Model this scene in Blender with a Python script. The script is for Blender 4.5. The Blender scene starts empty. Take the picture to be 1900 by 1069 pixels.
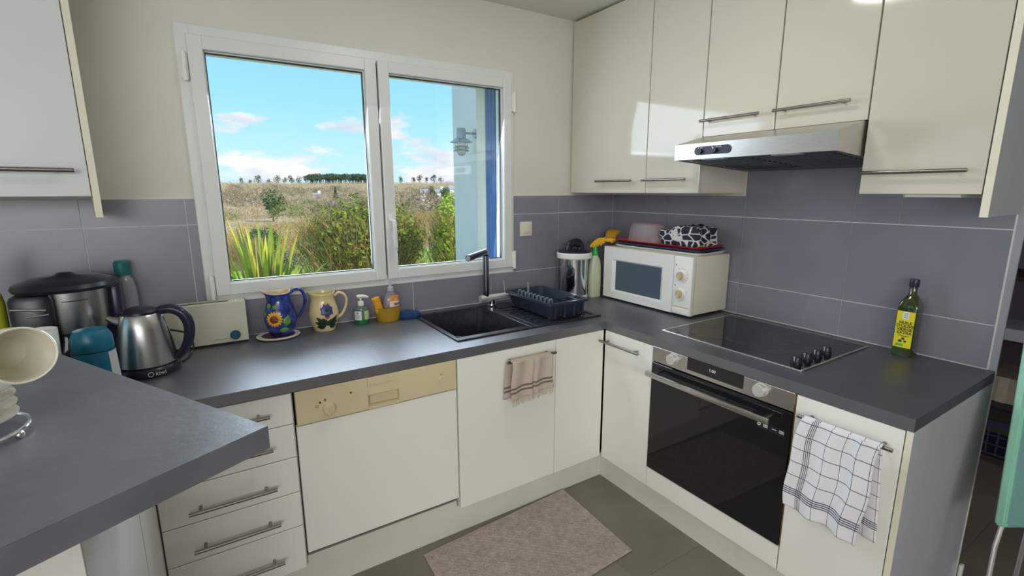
import bpy, bmesh, math, random
from mathutils import Vector, Matrix
S = bpy.context.scene
C = S.collection
PI = math.pi
rnd = random.Random(7)

# ------------------------------------------------------------------ camera
cam_d = bpy.data.cameras.new('camera'); cam = bpy.data.objects.new('camera', cam_d); C.objects.link(cam)
cam_d.sensor_fit = 'HORIZONTAL'; cam_d.sensor_width = 36.0
cam_d.lens = 36.0 * 907.573 / 1900.0
cam_d.clip_start = 0.02; cam_d.clip_end = 4000
YAW, PITCH, ROLL = 0.5654558, 0.1964232, -0.0025414
fw = Vector((math.sin(YAW)*math.cos(PITCH), math.cos(YAW)*math.cos(PITCH), -math.sin(PITCH)))
r0 = Vector((math.cos(YAW), -math.sin(YAW), 0)); u0 = r0.cross(fw)
rt = r0*math.cos(ROLL) + u0*math.sin(ROLL); up = u0*math.cos(ROLL) - r0*math.sin(ROLL)
M = Matrix((rt, up, -fw)).transposed().to_4x4(); M.translation = Vector((-2.25136, -2.33641, 1.44062))
cam.matrix_world = M
S.camera = cam

# ------------------------------------------------------------------ view, sky, sun, large lights
S.view_settings.view_transform = 'Standard'; S.view_settings.look = 'None'
S.view_settings.gamma = 1.0; S.view_settings.use_curve_mapping = False
S.view_settings.exposure = 0.0
S.cycles.max_bounces = 10; S.cycles.diffuse_bounces = 5; S.cycles.glossy_bounces = 5
S.cycles.transmission_bounces = 8; S.cycles.transparent_max_bounces = 16
S.cycles.sample_clamp_indirect = 4.0
S.cycles.use_denoising = True

w = bpy.data.worlds.new('sky'); S.world = w; w.use_nodes = True
nt = w.node_tree; nt.nodes.clear()
def N(t, typ, **k):
    n = t.nodes.new(typ)
    for a, b in k.items(): setattr(n, a, b)
    return n
def ramp(t, stops, fac=None, interp='LINEAR'):
    n = t.nodes.new('ShaderNodeValToRGB'); n.color_ramp.interpolation = interp
    e = n.color_ramp.elements
    while len(e) > 1: e.remove(e[-1])
    e[0].position = stops[0][0]; e[0].color = (*stops[0][1], 1)
    for p, c in stops[1:]:
        x = e.new(p); x.color = (*c, 1)
    if fac is not None: t.links.new(fac, n.inputs[0])
    return n
def math_(t, op, a, b=None, c=None):
    n = t.nodes.new('ShaderNodeMath'); n.operation = op
    for i, v in enumerate((a, b, c)):
        if v is None: continue
        if isinstance(v, (int, float)): n.inputs[i].default_value = v
        else: t.links.new(v, n.inputs[i])
    return n.outputs[0]
def mixc(t, fac, a, b):
    n = t.nodes.new('ShaderNodeMix'); n.data_type = 'RGBA'
    if isinstance(fac, (int, float)): n.inputs[0].default_value = fac
    else: t.links.new(fac, n.inputs[0])
    for i, v in ((6, a), (7, b)):
        if isinstance(v, tuple): n.inputs[i].default_value = (*v, 1)
        else: t.links.new(v, n.inputs[i])
    return n.outputs[2]
tc = N(nt, 'ShaderNodeTexCoord'); sp = N(nt, 'ShaderNodeSeparateXYZ'); nt.links.new(tc.outputs['Generated'], sp.inputs[0])
sky = ramp(nt, [(0.0, (.62, .88, .97)), (.07, (.50, .86, .96)), (.16, (.34, .77, .92)), (.30, (.29, .62, .93)), (.6, (.30, .56, .92)), (1.0, (.26, .50, .90))], sp.outputs[2])
mp = N(nt, 'ShaderNodeMapping'); mp.inputs['Scale'].default_value = (1, 1, 3.2); nt.links.new(tc.outputs['Generated'], mp.inputs[0])
nz = N(nt, 'ShaderNodeTexNoise'); nz.inputs['Scale'].default_value = 5.2; nz.inputs['Detail'].default_value = 8; nz.inputs['Roughness'].default_value = .55
nt.links.new(mp.outputs[0], nz.inputs['Vector'])
band = ramp(nt, [(0.0, (.70,)*3), (.05, (.86,)*3), (.12, (.80,)*3), (.16, (.45,)*3), (.22, (.0,)*3)], sp.outputs[2])
cl = math_(nt, 'ADD', nz.outputs[0], math_(nt, 'MULTIPLY', math_(nt, 'SUBTRACT', band.outputs[0], 1.0), .42))
clm = ramp(nt, [(.405, (0,)*3), (.475, (1,)*3)], cl)
nz2 = N(nt, 'ShaderNodeTexNoise'); nz2.inputs['Scale'].default_value = 9; nz2.inputs['Detail'].default_value = 5
nt.links.new(mp.outputs[0], nz2.inputs['Vector'])
cc = ramp(nt, [(.35, (.62, .72, .84)), (.6, (1.0, .97, .95))], nz2.outputs[0])
skyc = mixc(nt, clm.outputs[0], sky.outputs[0], cc.outputs[0])
bg = N(nt, 'ShaderNodeBackground'); bg.inputs['Strength'].default_value = 1.15; nt.links.new(skyc, bg.inputs[0])
wo = N(nt, 'ShaderNodeOutputWorld'); nt.links.new(bg.outputs[0], wo.inputs[0])

def light(name, typ, loc, aim, energy, col=(1, 1, 1), **k):
    d = bpy.data.lights.new(name, typ); d.energy = energy; d.color = col
    for a, b in k.items(): setattr(d, a, b)
    o = bpy.data.objects.new(name, d); C.objects.link(o); o.location = loc
    o.rotation_euler = (Vector(aim) - Vector(loc)).to_track_quat('-Z', 'Y').to_euler()
    return o
light('sun', 'SUN', (20, -30, 25), (20-.42, -30+.72, 25-.60), 5.2, (1.0, .93, .80), angle=.009)
# added unseen area lights filling the room from rear and left; no openings there
light('rear_fill', 'AREA', (-3.3, -5.9, 1.95), (-1.6, 0, .7), 66, (.98, .98, 1.0), shape='RECTANGLE', size=2.2, size_y=.8)
light('side_fill', 'AREA', (-4.5, -3.6, 1.30), (-1.0, -2.0, 1.0), 68, (.985, .985, 1.0), shape='RECTANGLE', size=3.4, size_y=2.2)
light('ceiling_lamp', 'AREA', (-1.35, -1.15, 2.366), (-1.35, -1.15, 0), 6.5, (1.0, .965, .91), shape='DISK', size=.30)
light('window_fill', 'AREA', (-1.5, .045, 1.525), (-1.5, -3.0, .75), 25, (.74, .87, 1.0), shape='RECTANGLE', size=1.34, size_y=.93)  # added lamp behind the panes, strengthens window light and worktop glare

# ------------------------------------------------------------------ materials
MATS = {}
def mat(name, col, rough=.5, metal=0.0, noise=0.0, nscale=8.0, bump=0.0, bscale=60.0, spec=.5, coat=0.0, trans=0.0, ior=1.45, alpha=1.0, emit=None, stretch=None, aniso=0.0, sheen=0.0, cior=1.5):
    if name in MATS: return MATS[name]
    m = bpy.data.materials.new(name); m.use_nodes = True; MATS[name] = m
    t = m.node_tree; b = t.nodes['Principled BSDF']
    b.inputs['Roughness'].default_value = rough; b.inputs['Metallic'].default_value = metal
    b.inputs['Specular IOR Level'].default_value = spec; b.inputs['IOR'].default_value = ior
    b.inputs['Coat Weight'].default_value = coat; b.inputs['Coat Roughness'].default_value = .03; b.inputs['Coat IOR'].default_value = cior
    b.inputs['Transmission Weight'].default_value = trans; b.inputs['Alpha'].default_value = alpha
    b.inputs['Sheen Weight'].default_value = sheen
    if emit: b.inputs['Emission Color'].default_value = (*emit[0], 1); b.inputs['Emission Strength'].default_value = emit[1]
    tc = N(t, 'ShaderNodeTexCoord'); vec = tc.outputs['Object']
    if stretch:
        mp = N(t, 'ShaderNodeMapping'); mp.inputs['Scale'].default_value = stretch; t.links.new(vec, mp.inputs[0]); vec = mp.outputs[0]
    n = N(t, 'ShaderNodeTexNoise'); n.inputs['Scale'].default_value = nscale; n.inputs['Detail'].default_value = 6
    t.links.new(vec, n.inputs['Vector'])
    lo = tuple(max(0, c*(1-noise)) for c in col); hi = tuple(min(1, c*(1+noise)) for c in col)
    r = ramp(t, [(.3, lo), (.7, hi)], n.outputs[0]); t.links.new(r.outputs[0], b.inputs['Base Color'])
    if bump:
        n2 = N(t, 'ShaderNodeTexNoise'); n2.inputs['Scale'].default_value = bscale; n2.inputs['Detail'].default_value = 4
        t.links.new(vec, n2.inputs['Vector'])
        bp = N(t, 'ShaderNodeBump'); bp.inputs['Strength'].default_value = bump; bp.inputs['Distance'].default_value = .01
        t.links.new(n2.outputs[0], bp.inputs['Height']); t.links.new(bp.outputs[0], b.inputs['Normal'])
    return m
def pane_mat(name, tint=(1, 1, 1), ior=1.5, extra=0.0):
    m = bpy.data.materials.new(name); m.use_nodes = True; t = m.node_tree; t.nodes.clear()
    tr = N(t, 'ShaderNodeBsdfTransparent'); tr.inputs[0].default_value = (*tint, 1)
    gl = N(t, 'ShaderNodeBsdfGlossy'); gl.inputs['Roughness'].default_value = .02
    fr = N(t, 'ShaderNodeFresnel'); fr.inputs[0].default_value = ior
    mx = N(t, 'ShaderNodeMixShader'); t.links.new(math_(t, 'ADD', fr.outputs[0], extra), mx.inputs[0]); t.links.new(tr.outputs[0], mx.inputs[1]); t.links.new(gl.outputs[0], mx.inputs[2])
    o = N(t, 'ShaderNodeOutputMaterial'); t.links.new(mx.outputs[0], o.inputs[0]); return m
m_wall = mat('wall_paint', (.66, .648, .588), .75, noise=.03, nscale=2, bump=.05, bscale=180)
m_ceil = mat('ceiling_paint', (.74, .75, .68), .85, noise=.02, nscale=2, bump=.04, bscale=200)
m_render = mat('white_render', (.95, .86, .88), .9, noise=.04, nscale=4, bump=.15, bscale=120)
m_floor = mat('floor_tile', (.21, .185, .155), .42, noise=.16, nscale=3.0, bump=.05, bscale=90)
m_fgrout = mat('floor_grout', (.20, .178, .15), .7, noise=.1)
m_tile = mat('grey_wall_tile', (.222, .220, .262), .30, noise=.08, nscale=5, bump=.015, bscale=70, ior=1.65)
m_grout = mat('white_grout', (.80, .78, .76), .8, noise=.04)
m_pvc = mat('white_pvc', (.70, .72, .69), .32, noise=.02)
m_gloss = mat('cream_gloss_door', (.62, .585, .485), .075, noise=.015, nscale=3, ior=1.5)
m_door = mat('white_lacquer_door', (.87, .86, .79), .30, noise=.015, nscale=3)
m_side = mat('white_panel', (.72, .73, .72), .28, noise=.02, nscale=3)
m_end = mat('shaded_white_panel', (.50, .51, .54), .25, noise=.02, nscale=3)  # white panel with its shade put into a greyer base colour
m_edge = mat('cream_edge', (.80, .77, .62), .4, noise=.03)
m_plinth = mat('plinth_cream', (.72, .70, .62), .4, noise=.03)
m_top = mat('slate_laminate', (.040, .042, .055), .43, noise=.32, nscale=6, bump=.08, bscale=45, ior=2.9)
m_bar = mat('slate_laminate_sheen', (.15, .152, .175), .42, noise=.22, nscale=5, bump=.10, bscale=40, ior=1.7)  # lighter slate copy, grazing reflection put into its colour
m_steel = mat('brushed_steel', (.56, .55, .53), .30, 1.0, noise=.12, nscale=40, stretch=(1, 1, 30))
m_handle = mat('brushed_handle', (.30, .27, .25), .33, 1.0, noise=.12, nscale=60)
m_chrome = mat('chrome', (.72, .73, .76), .10, 1.0, noise=.03)
m_satin = mat('satin_chrome', (.78, .78, .78), .22, .65, noise=.03)
m_dchrome = mat('dark_chrome', (.22, .24, .29), .14, 1.0, noise=.05)
m_black = mat('black_plastic', (.018, .017, .024), .30, noise=.2)
m_bglass = mat('black_glass', (.012, .012, .014), .04, noise=.1, spec=.6)
m_sink = mat('black_composite_sink', (.022, .025, .036), .26, noise=.3, nscale=60, bump=.05, bscale=300)
m_rack = mat('dark_blue_grey_plastic', (.028, .038, .062), .22, noise=.1)
m_white = mat('white_plastic', (.80, .79, .75), .35, noise=.02)
m_cream = mat('ivory_plastic', (.70, .68, .54), .38, noise=.03)
m_toast = mat('ivory_toaster', (.62, .62, .49), .42, noise=.03)
m_yell = mat('yellowed_plastic', (.68, .585, .36), .42, noise=.06, nscale=4)
m_ink = mat('dark_print', (.03, .03, .03), .6)
m_grey = mat('grey_print', (.30, .32, .34), .6)
m_wprint = mat('white_print', (.8, .8, .8), .6)
m_porc = mat('ivory_porcelain', (.78, .74, .62), .14, noise=.02, coat=.3)
m_dark = mat('dark_gap', (.01, .01, .012), .9)
m_dblue = mat('blue_shutter_paint', (.035, .11, .30), .45, noise=.15, nscale=5)
m_pane = pane_mat('window_glass')

# ------------------------------------------------------------------ geometry helpers
def bm_(): return bmesh.new()
def box(b, x0, x1, y0, y1, z0, z1, bev=0, seg=2):
    x0, x1 = sorted((x0, x1)); y0, y1 = sorted((y0, y1)); z0, z1 = sorted((z0, z1))
    t = bmesh.new()
    v = [t.verts.new((x, y, z)) for x in (x0, x1) for y in (y0, y1) for z in (z0, z1)]
    for f in ((0, 1, 3, 2), (4, 6, 7, 5), (0, 4, 5, 1), (2, 3, 7, 6), (0, 2, 6, 4), (1, 5, 7, 3)): t.faces.new([v[i] for i in f])
    if bev: bmesh.ops.bevel(t, geom=t.edges[:], offset=bev, segments=seg, affect='EDGES', profile=.5)
    merge(b, t); return b
def merge(b, t, mtx=None):
    if mtx is not None: t.transform(mtx)
    bmesh.ops.recalc_face_normals(t, faces=t.faces)
    mp = {}
    for v in t.verts: mp[v] = b.verts.new(v.co)
    for f in t.faces:
        try: b.faces.new([mp[v] for v in f.verts])
        except ValueError: pass
    t.free()
def prism(b, pts, z0, z1, bev=0):
    t = bmesh.new(); n = len(pts)
    lo = [t.verts.new((x, y, z0)) for x, y in pts]; hi = [t.verts.new((x, y, z1)) for x, y in pts]
    t.faces.new(lo[::-1]); t.faces.new(hi)
    for i in range(n): t.faces.new((lo[i], lo[(i+1) % n], hi[(i+1) % n], hi[i]))
    if bev: bmesh.ops.bevel(t, geom=t.edges[:], offset=bev, segments=2, affect='EDGES')
    merge(b, t); return b
def extr(b, prof, axis, a0, a1, bev=0):
    """closed 2-D profile swept straight along an axis: 'y' -> (x,z), 'x' -> (y,z)"""
    t = bmesh.new(); n = len(prof)
    f = (lambda p, a: (p[0], a, p[1])) if axis == 'y' else (lambda p, a: (a, p[0], p[1]))
    A = [t.verts.new(f(p, a0)) for p in prof]; B = [t.verts.new(f(p, a1)) for p in prof]
    t.faces.new(A); t.faces.new(B[::-1])
    for i in range(n): t.faces.new((A[i], B[i], B[(i+1) % n], A[(i+1) % n]))
    if bev: bmesh.ops.bevel(t, geom=t.edges[:], offset=bev, segments=2, affect='EDGES')
    merge(b, t); return b
def lathe(b, prof, c=(0, 0, 0), seg=32, sx=1, sy=1, mtx=None, closed=False, fn=None):
    t = bmesh.new(); rings = []
    for r, z in prof:
        if r < 1e-6: rings.append([t.verts.new((c[0], c[1], c[2]+z))])
        else:
            ring = []
            for i in range(seg):
                a = 2*PI*i/seg; x, y, zz = r*sx*math.cos(a), r*sy*math.sin(a), z
                if fn: x, y, zz = fn(x, y, zz, a)
                ring.append(t.verts.new((c[0]+x, c[1]+y, c[2]+zz)))
            rings.append(ring)
    pairs = list(zip(rings, rings[1:])) + ([(rings[-1], rings[0])] if closed else [])
    for A, B in pairs:
        for i in range(seg):
            j = (i+1) % seg
            if len(A) == 1 and len(B) == 1: continue
            if len(A) == 1: t.faces.new((A[0], B[j], B[i]))
            elif len(B) == 1: t.faces.new((A[i], A[j], B[0]))
            else: t.faces.new((A[i], A[j], B[j], B[i]))
    merge(b, t, mtx); return b
def cyl(b, p, q, r, seg=16, r2=None):
    p, q = Vector(p), Vector(q); d = q-p; r2 = r if r2 is None else r2
    m = Matrix.Translation(p) @ d.to_track_quat('Z', 'Y').to_matrix().to_4x4()
    return lathe(b, [(0, 0), (r, 0), (r2, d.length), (0, d.length)], seg=seg, mtx=m)
def tube(b, pts, r, seg=10, closed=False, rr=None, flat=1.0):
    t = bmesh.new(); pts = [Vector(p) for p in pts]; n = len(pts); rings = []; prev = None
    if n >= 4 and not closed and r > .0025:       # smooth the path
        P2, R2 = [], []
        for i in range(n-1):
            a_, b_, c_, d_ = pts[max(i-1, 0)], pts[i], pts[i+1], pts[min(i+2, n-1)]
            for s_ in range(4):
                k = s_/4; P2.append(.5*((2*b_)+(c_-a_)*k+(2*a_-5*b_+4*c_-d_)*k*k+(3*b_-a_-3*c_+d_)*k**3))
                if rr: R2.append(rr[i]*(1-k)+rr[i+1]*k)
        P2.append(pts[-1])
        if rr: R2.append(rr[-1]); rr = R2
        pts = P2; n = len(pts)
    for i, p in enumerate(pts):
        if closed: d = pts[(i+1) % n]-pts[i-1]
        else: d = pts[min(i+1, n-1)]-pts[max(i-1, 0)]
        d.normalize()
        if prev is None:
            a = Vector((0, 0, 1)) if abs(d.z) < .9 else Vector((1, 0, 0)); s = d.cross(a).normalized()
        else: s = (prev - d*prev.dot(d)).normalized()
        prev = s; q = d.cross(s); R = rr[i] if rr else r
        rings.append([t.verts.new(p + s*(R*math.cos(2*PI*k/seg)) + q*(R*flat*math.sin(2*PI*k/seg))) for k in range(seg)])
    m = n if closed else n-1
    for i in range(m):
        A, B = rings[i], rings[(i+1) % n]
        for k in range(seg): t.faces.new((A[k], A[(k+1) % seg], B[(k+1) % seg], B[k]))
    if not closed: t.faces.new(rings[0][::-1]); t.faces.new(rings[-1])
    merge(b, t); return b
def arc(c, r, a0, a1, n, f): return [f(c[0]+r*math.cos(a0+(a1-a0)*i/n), c[1]+r*math.sin(a0+(a1-a0)*i/n)) for i in range(n+1)]
def grid(b, nu, nv, f, thick=0):
    t = bmesh.new(); V = [[t.verts.new(f(i/nu, j/nv)) for j in range(nv+1)] for i in range(nu+1)]
    for i in range(nu):
        for j in range(nv): t.faces.new((V[i][j], V[i+1][j], V[i+1][j+1], V[i][j+1]))
    if thick: bmesh.ops.solidify(t, geom=t.faces[:], thickness=thick)
    merge(b, t); return b

def chain(o):
    m = Matrix.Identity(4)
    while o is not None:
        m = Matrix.LocRotScale(o.location, o.rotation_euler, o.scale) @ m; o = o.parent
    return m
def obj(name, b, m, parent=None, smooth=False, world=True, ang=35):
    if parent is not None and world: b.transform(chain(parent).inverted())
    me = bpy.data.meshes.new(name)
    if smooth:
        for f in b.faces: f.smooth = True
        b.normal_update()
        lim = math.radians(ang)
        for e in b.edges:
            if len(e.link_faces) == 2 and e.calc_face_angle(0) > lim: e.smooth = False
    b.to_mesh(me); b.free()
    o = bpy.data.objects.new(name, me); C.objects.link(o)
    if m: me.materials.append(m)
    if parent is not None: o.parent = parent
    return o
def tag(o, label, cat=None, group=None, kind=None):
    if label: o['label'] = label
    if cat: o['category'] = cat
    if group: o['group'] = group
    if kind: o['kind'] = kind
    return o
def thing(name, label, cat, loc=(0, 0, 0), rz=0, group=None, kind=None):
    o = bpy.data.objects.new(name, None); C.objects.link(o); o.empty_display_size = .05
    o.location = loc; o.rotation_euler = (0, 0, rz)
    return tag(o, label, cat, group, kind)
def struct(name, b, m, parent=None, label=None, smooth=False):
    o = obj(name, b, m, parent, smooth)
    if parent is None: o['kind'] = 'structure'
    if label: o['label'] = label
    return o
def text(name, body, size, loc, rot, m, parent, ext=.0004, align='CENTER', bold=0, world=True):
    cu = bpy.data.curves.new(name, 'FONT'); cu.body = body; cu.size = size; cu.extrude = ext; cu.align_x = align; cu.align_y = 'CENTER'; cu.offset = bold; cu.resolution_u = 2
    cu.space_line = .85
    to = bpy.data.objects.new(name, cu); C.objects.link(to)
    me = bpy.data.meshes.new_from_object(to, depsgraph=bpy.context.evaluated_depsgraph_get())
    bpy.data.objects.remove(to); b = bmesh.new(); b.from_mesh(me); bpy.data.meshes.remove(me)
    b.transform(Matrix.Translation(loc) @ rot)
    return obj(name, b, m, parent, world=world)
R_Y = Matrix(((1, 0, 0, 0), (0, 0, -1, 0), (0, 1, 0, 0), (0, 0, 0, 1)))            # faces -y, x to the right
R_X = Matrix(((0, 0, -1, 0), (-1, 0, 0, 0), (0, 1, 0, 0), (0, 0, 0, 1)))           # faces -x, right is -y
def bar_handle(p, q, out, parent, name='handle', r=.006, inset=.03):
    """straight bar from p to q with two posts back along -out"""
    p, q, out = Vector(p), Vector(q), Vector(out); b = bm_()
    cyl(b, p, q, r, 12); d = (q-p).normalized()
    for s in (p+d*inset, q-d*inset): cyl(b, s, s-out, r*.8, 10)
    return obj(name, b, m_handle, parent, True)

H = .829; T = .037
ZC = 2.375
# ================================================================== SETTING
# floor: large matt tiles
FX0, FX1, FY0, FY1 = -4.6, 3.0, -6.1, .0
fl = struct('floor', box(bm_(), FX0-.2, FX1+.2, FY0-.2, .36, -.30, -.0012), m_fgrout)
ft = bm_(); box(ft, 0, .5985, 0, .5985, -.0012, 0); ftm = None
k = 0
for i in range(12):
    for j in range(10):
        x = -4.6+.6*i; y = -.65-.6*(j) - .0
        if x > 2.5: continue
        if ftm is None:
            o = obj('tile', ft, m_floor, fl, world=False); ftm = o.data
        else:
            o = bpy.data.objects.new('tile', ftm); C.objects.link(o); o.parent = fl
        o.location = (x, y, 0)
ce = struct('ceiling', box(bm_(), FX0-.2, FX1+.2, FY0-.2, .36, ZC, ZC+.25), m_ceil)
# window wall (room face y = 0)
WX0, WX1, WZ0, WZ1 = -2.215, -.79, 1.015, 2.03
b = bm_()
box(b, FX0-.2, WX0, 0, .36, -1.6, ZC); box(b, WX1, FX1+.2, 0, .36, -1.6, ZC)
box(b, WX0, WX1, 0, .36, -1.6, WZ0); box(b, WX0, WX1, 0, .36, WZ1, ZC)
wall_back = struct('wall_back', b, m_wall)
wall_right = struct('wall_right', prism(bm_(), [(0, -1.887), (.12, -1.79), (.12, 0), (0, 0)], 0, ZC), m_wall)
struct('trim_1', box(bm_(), .002, .022, -1.900, -1.888, 0, .07, .003), m_white, label='white skirting block round the end of the right wall')
struct('wall_end_shade', box(bm_(), -.0075, -.0002, -1.8868, -1.8665, .831, 2.37), mat('wall_end_shade_grey', (.36, .345, .37), .5), label='added grey strip shading the bare end of the right wall')  # added strip, painted grey to darken the bare wall end
b = bm_()      # far left wall with a side window opening
SY0, SY1, SZ0, SZ1 = -1.35, -.15, .95, 2.05
box(b, FX0-.2, FX0, FY0-.2, SY0, -.3, ZC); box(b, FX0-.2, FX0, SY1, .0, -.3, ZC)
box(b, FX0-.2, FX0, SY0, SY1, -.3, SZ0); box(b, FX0-.2, FX0, SY0, SY1, SZ1, ZC)
struct('wall_left', b, m_wall)
struct('wall_rear', box(bm_(), FX0-.2, FX1+.2, FY0-.2, FY0, -.3, ZC), m_wall)
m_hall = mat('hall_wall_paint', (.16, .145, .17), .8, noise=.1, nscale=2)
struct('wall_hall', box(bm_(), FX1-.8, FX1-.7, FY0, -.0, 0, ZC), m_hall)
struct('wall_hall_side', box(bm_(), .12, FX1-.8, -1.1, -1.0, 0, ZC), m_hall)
# outside: wing of the house to the right of the window, render reveal
struct('wall_wing', box(bm_(), -.38, 3.2, .36, 1.53, -1.6, 2.9), m_render)
struct('roof', box(bm_(), FX0-.5, FX1+.5, FY0-.5, .36, 2.63, 2.85), m_render)

# tiles on both walls: grout bed + each tile
def tiles(wall, rects, axis, bed):
    gb = bm_()
    for (a0, a1, z0, z1) in bed:
        if axis == 'y': box(gb, a0, a1, -.006, .0, z0, z1)
        else: box(gb, -.006, .0, a0, a1, z0, z1)
    obj('grout', gb, m_grout, wall)
    for (a0, a1, z0, z1) in rects:
        tb = bm_(); g = .0016
        if axis == 'y': box(tb, a0+g, a1-g, -.009, -.004, z0+g, z1-g)
        else: box(tb, -.009, -.004, a0+g, a1-g, z0+g, z1-g)
        obj('tile', tb, m_tile, wall)
Z1, Z2, Z3 = .986, 1.311, 1.414
L0, L1 = -2.258, -.765      # casing
R = []
row1 = [-3.4, -3.07, -2.609, -2.292, -1.835, -1.370, -.912, -.443, -.009]
for a, c in zip(row1, row1[1:]): R.append((a, c, H+.003, Z1))
left = [-3.4, -3.07, -2.609, -2.292, L0]; right = [L1, -.443, -.009]
for q in (left, right):
    for a, c in zip(q, q[1:]):
        R.append((a, c, Z1, Z2)); R.append((a, c, Z2, Z3))
tiles(wall_back, R, 'y', [(-3.4, 0, H, Z1), (-3.4, L0, Z1, Z3), (L1, 0, Z1, Z3)])
R = []; col = [-1.862, -1.386, -.911, -.443, -.009]
for a, c in zip(col, col[1:]):
    R.append((a, c, H+.003, Z1)); R.append((a, c, Z1, Z2))
R += [(-.443, -.009, Z2, Z3), (-.911, -.443, Z2, Z3), (-1.386, -.911, Z2, 1.637), (-1.545, -1.386, Z2, 1.637), (-1.862, -1.545, Z2, Z3)]
tiles(wall_right, R, 'x', [(-1.866, 0, H, Z3), (-1.55, -.90, Z3, 1.64)])

# window
win = thing('window_1', 'white two-sash window above the sink', None, (-1.51, 0, 1.0), kind='structure')
def rect_frame(b, x0, x1, z0, z1, w, y0, y1, bev=.004, wb=None):
    wb = wb or w
    box(b, x0, x0+w, y0, y1, z0, z1, bev); box(b, x1-w, x1, y0, y1, z0, z1, bev)
    box(b, x0+w-.002, x1-w+.002, y0, y1, z1-w, z1, bev); box(b, x0+w-.002, x1-w+.002, y0, y1, z0, z0+wb, bev)
b = bm_(); rect_frame(b, L0, L1, .986, 2.058, .05, -.014, .03)
rect_frame(b, WX0-.01, WX1+.01, 1.005, 2.035, .03, .0, .10)
obj('frame', b, m_pvc, win)
obj('sash_gap_shade', box(bm_(), -1.515, -1.49, -.012, .07, 1.03, 2.01), m_black, win)  # black strip painting in the shade of the gap between the sashes
for i, (x0, x1) in enumerate(((-2.222, -1.507), (-1.500, -.784))):
    b = bm_(); rect_frame(b, x0, x1, 1.017, 2.020, .052, -.030, .035, .005, .050)
    s = obj('sash', b, m_pvc, win)
    b = bm_(); rect_frame(b, x0+.048, x1-.048, 1.063, 1.972, .008, -.006, .025, .001)
    obj('glazing_bead', b, mat('bead_pvc', (.78, .82, .86), .3), s)
    b = bm_(); rect_frame(b, x0+.054, x1-.054, 1.069, 1.966, .0055, -.003, .012, 0)
    obj('gasket', b, m_black, s)
    obj('pane', box(bm_(), x0+.053, x1-.053, .004, .008, 1.068, 1.967), m_pane, s)
for x, z in ((-2.236, 1.90), (-2.236, 1.055), (-.773, 1.90), (-.773, 1.06)):
    b = bm_(); box(b, x-.012, x+.012, -.034, -.012, z-.045, z+.045, .004); cyl(b, (x, -.036, z-.05), (x, -.036, z+.05), .008, 12)
    obj('hinge', b, m_white, win, True)
b = bm_(); box(b, -1.488, -1.462, -.040, -.029, 1.26, 1.33, .004); tube(b, [(-1.475, -.04, 1.30), (-1.475, -.075, 1.30), (-1.475, -.082, 1.285), (-1.475, -.082, 1.19), (-1.475, -.078, 1.17)], .010, 10, flat=.7)
obj('handle', b, m_pvc, win, True)
# blue shutter slats folded against the outer reveal
sh = thing('window_shutter', 'blue folded window shutter against the outer reveal, right of the glass', 'shutter', (-.80, .18, 1.0))
for i in range(3):
    obj('shutter_leaf', box(bm_(), -.803, -.791, .125+.037*i, .158+.037*i, 1.02, 2.03, .003), m_dblue, sh)
# side window of the left wall (seen mirrored in the gloss doors)
w2 = thing('window_2', 'white framed side window in the far left wall', None, (FX0, -.75, SZ0), kind='structure')
b = bm_()
for y0, y1, z0, z1 in ((SY0, SY0+.06, SZ0, SZ1), (SY1-.06, SY1, SZ0, SZ1), (SY0, SY1, SZ0, SZ0+.06), (SY0, SY1, SZ1-.06, SZ1), (-.78, -.72, SZ0, SZ1)): box(b, FX0-.06, FX0+.01, y0, y1, z0, z1)
obj('frame', b, m_pvc, w2); obj('pane', box(bm_(), FX0-.03, FX0-.025, SY0, SY1, SZ0, SZ1), m_pane, w2)

# ================================================================== WORKTOPS AND BASE UNITS
SX0, SX1, SY_0, SY_1 = -1.385, -1.035, -.545, -.105     # sink bowl hole
b = bm_(); zb, zt = H-T, H
box(b, -3.3, SX0, -.672, 0, zb, zt); box(b, SX0, SX1, -.672, SY_0, zb, zt); box(b, SX0, SX1, SY_1, 0, zb, zt); box(b, SX1, -.010, -.672, -.0095, zb, zt)
box(b, -.672, -.0095, -1.885, -.672, zb, zt); box(b, -3.3, -2.62, -.95, -.672, zb, zt)
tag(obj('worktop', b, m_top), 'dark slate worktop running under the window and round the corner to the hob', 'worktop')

def drawer_front(parent, x0, x1, z0, z1, hx=None, hz=None):
    d = obj('drawer', box(bm_(), x0+.0015, x1-.0015, -.670, -.650, z0+.0015, z1-.0015, .0015, 1), m_door, parent)
    if hx: bar_handle((hx[0], -.703, hz), (hx[1], -.703, hz), (0, -.033, 0), d)
    return d
u = thing('drawer_cabinet', 'white base cabinet of five narrow drawers with steel bar handles', 'cabinet', (-2.25, -.33, 0))
b = bm_(); box(b, -2.450, -2.432, -.648, -.02, .12, .790); box(b, -2.068, -2.052, -.648, -.02, .12, .790); box(b, -2.432, -2.068, -.63, -.02, .12, .138); box(b, -2.432, -2.068, -.04, -.02, .12, .79)
obj('carcass', b, m_side, u)
for z0, z1, hz in ((.680, .790, .735), (.560, .680, .62), (.430, .560, .480), (.300, .430, .350), (.130, .300, .205)):
    drawer_front(u, -2.448, -2.056, z0, z1, (-2.372, -2.128), hz)
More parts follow.
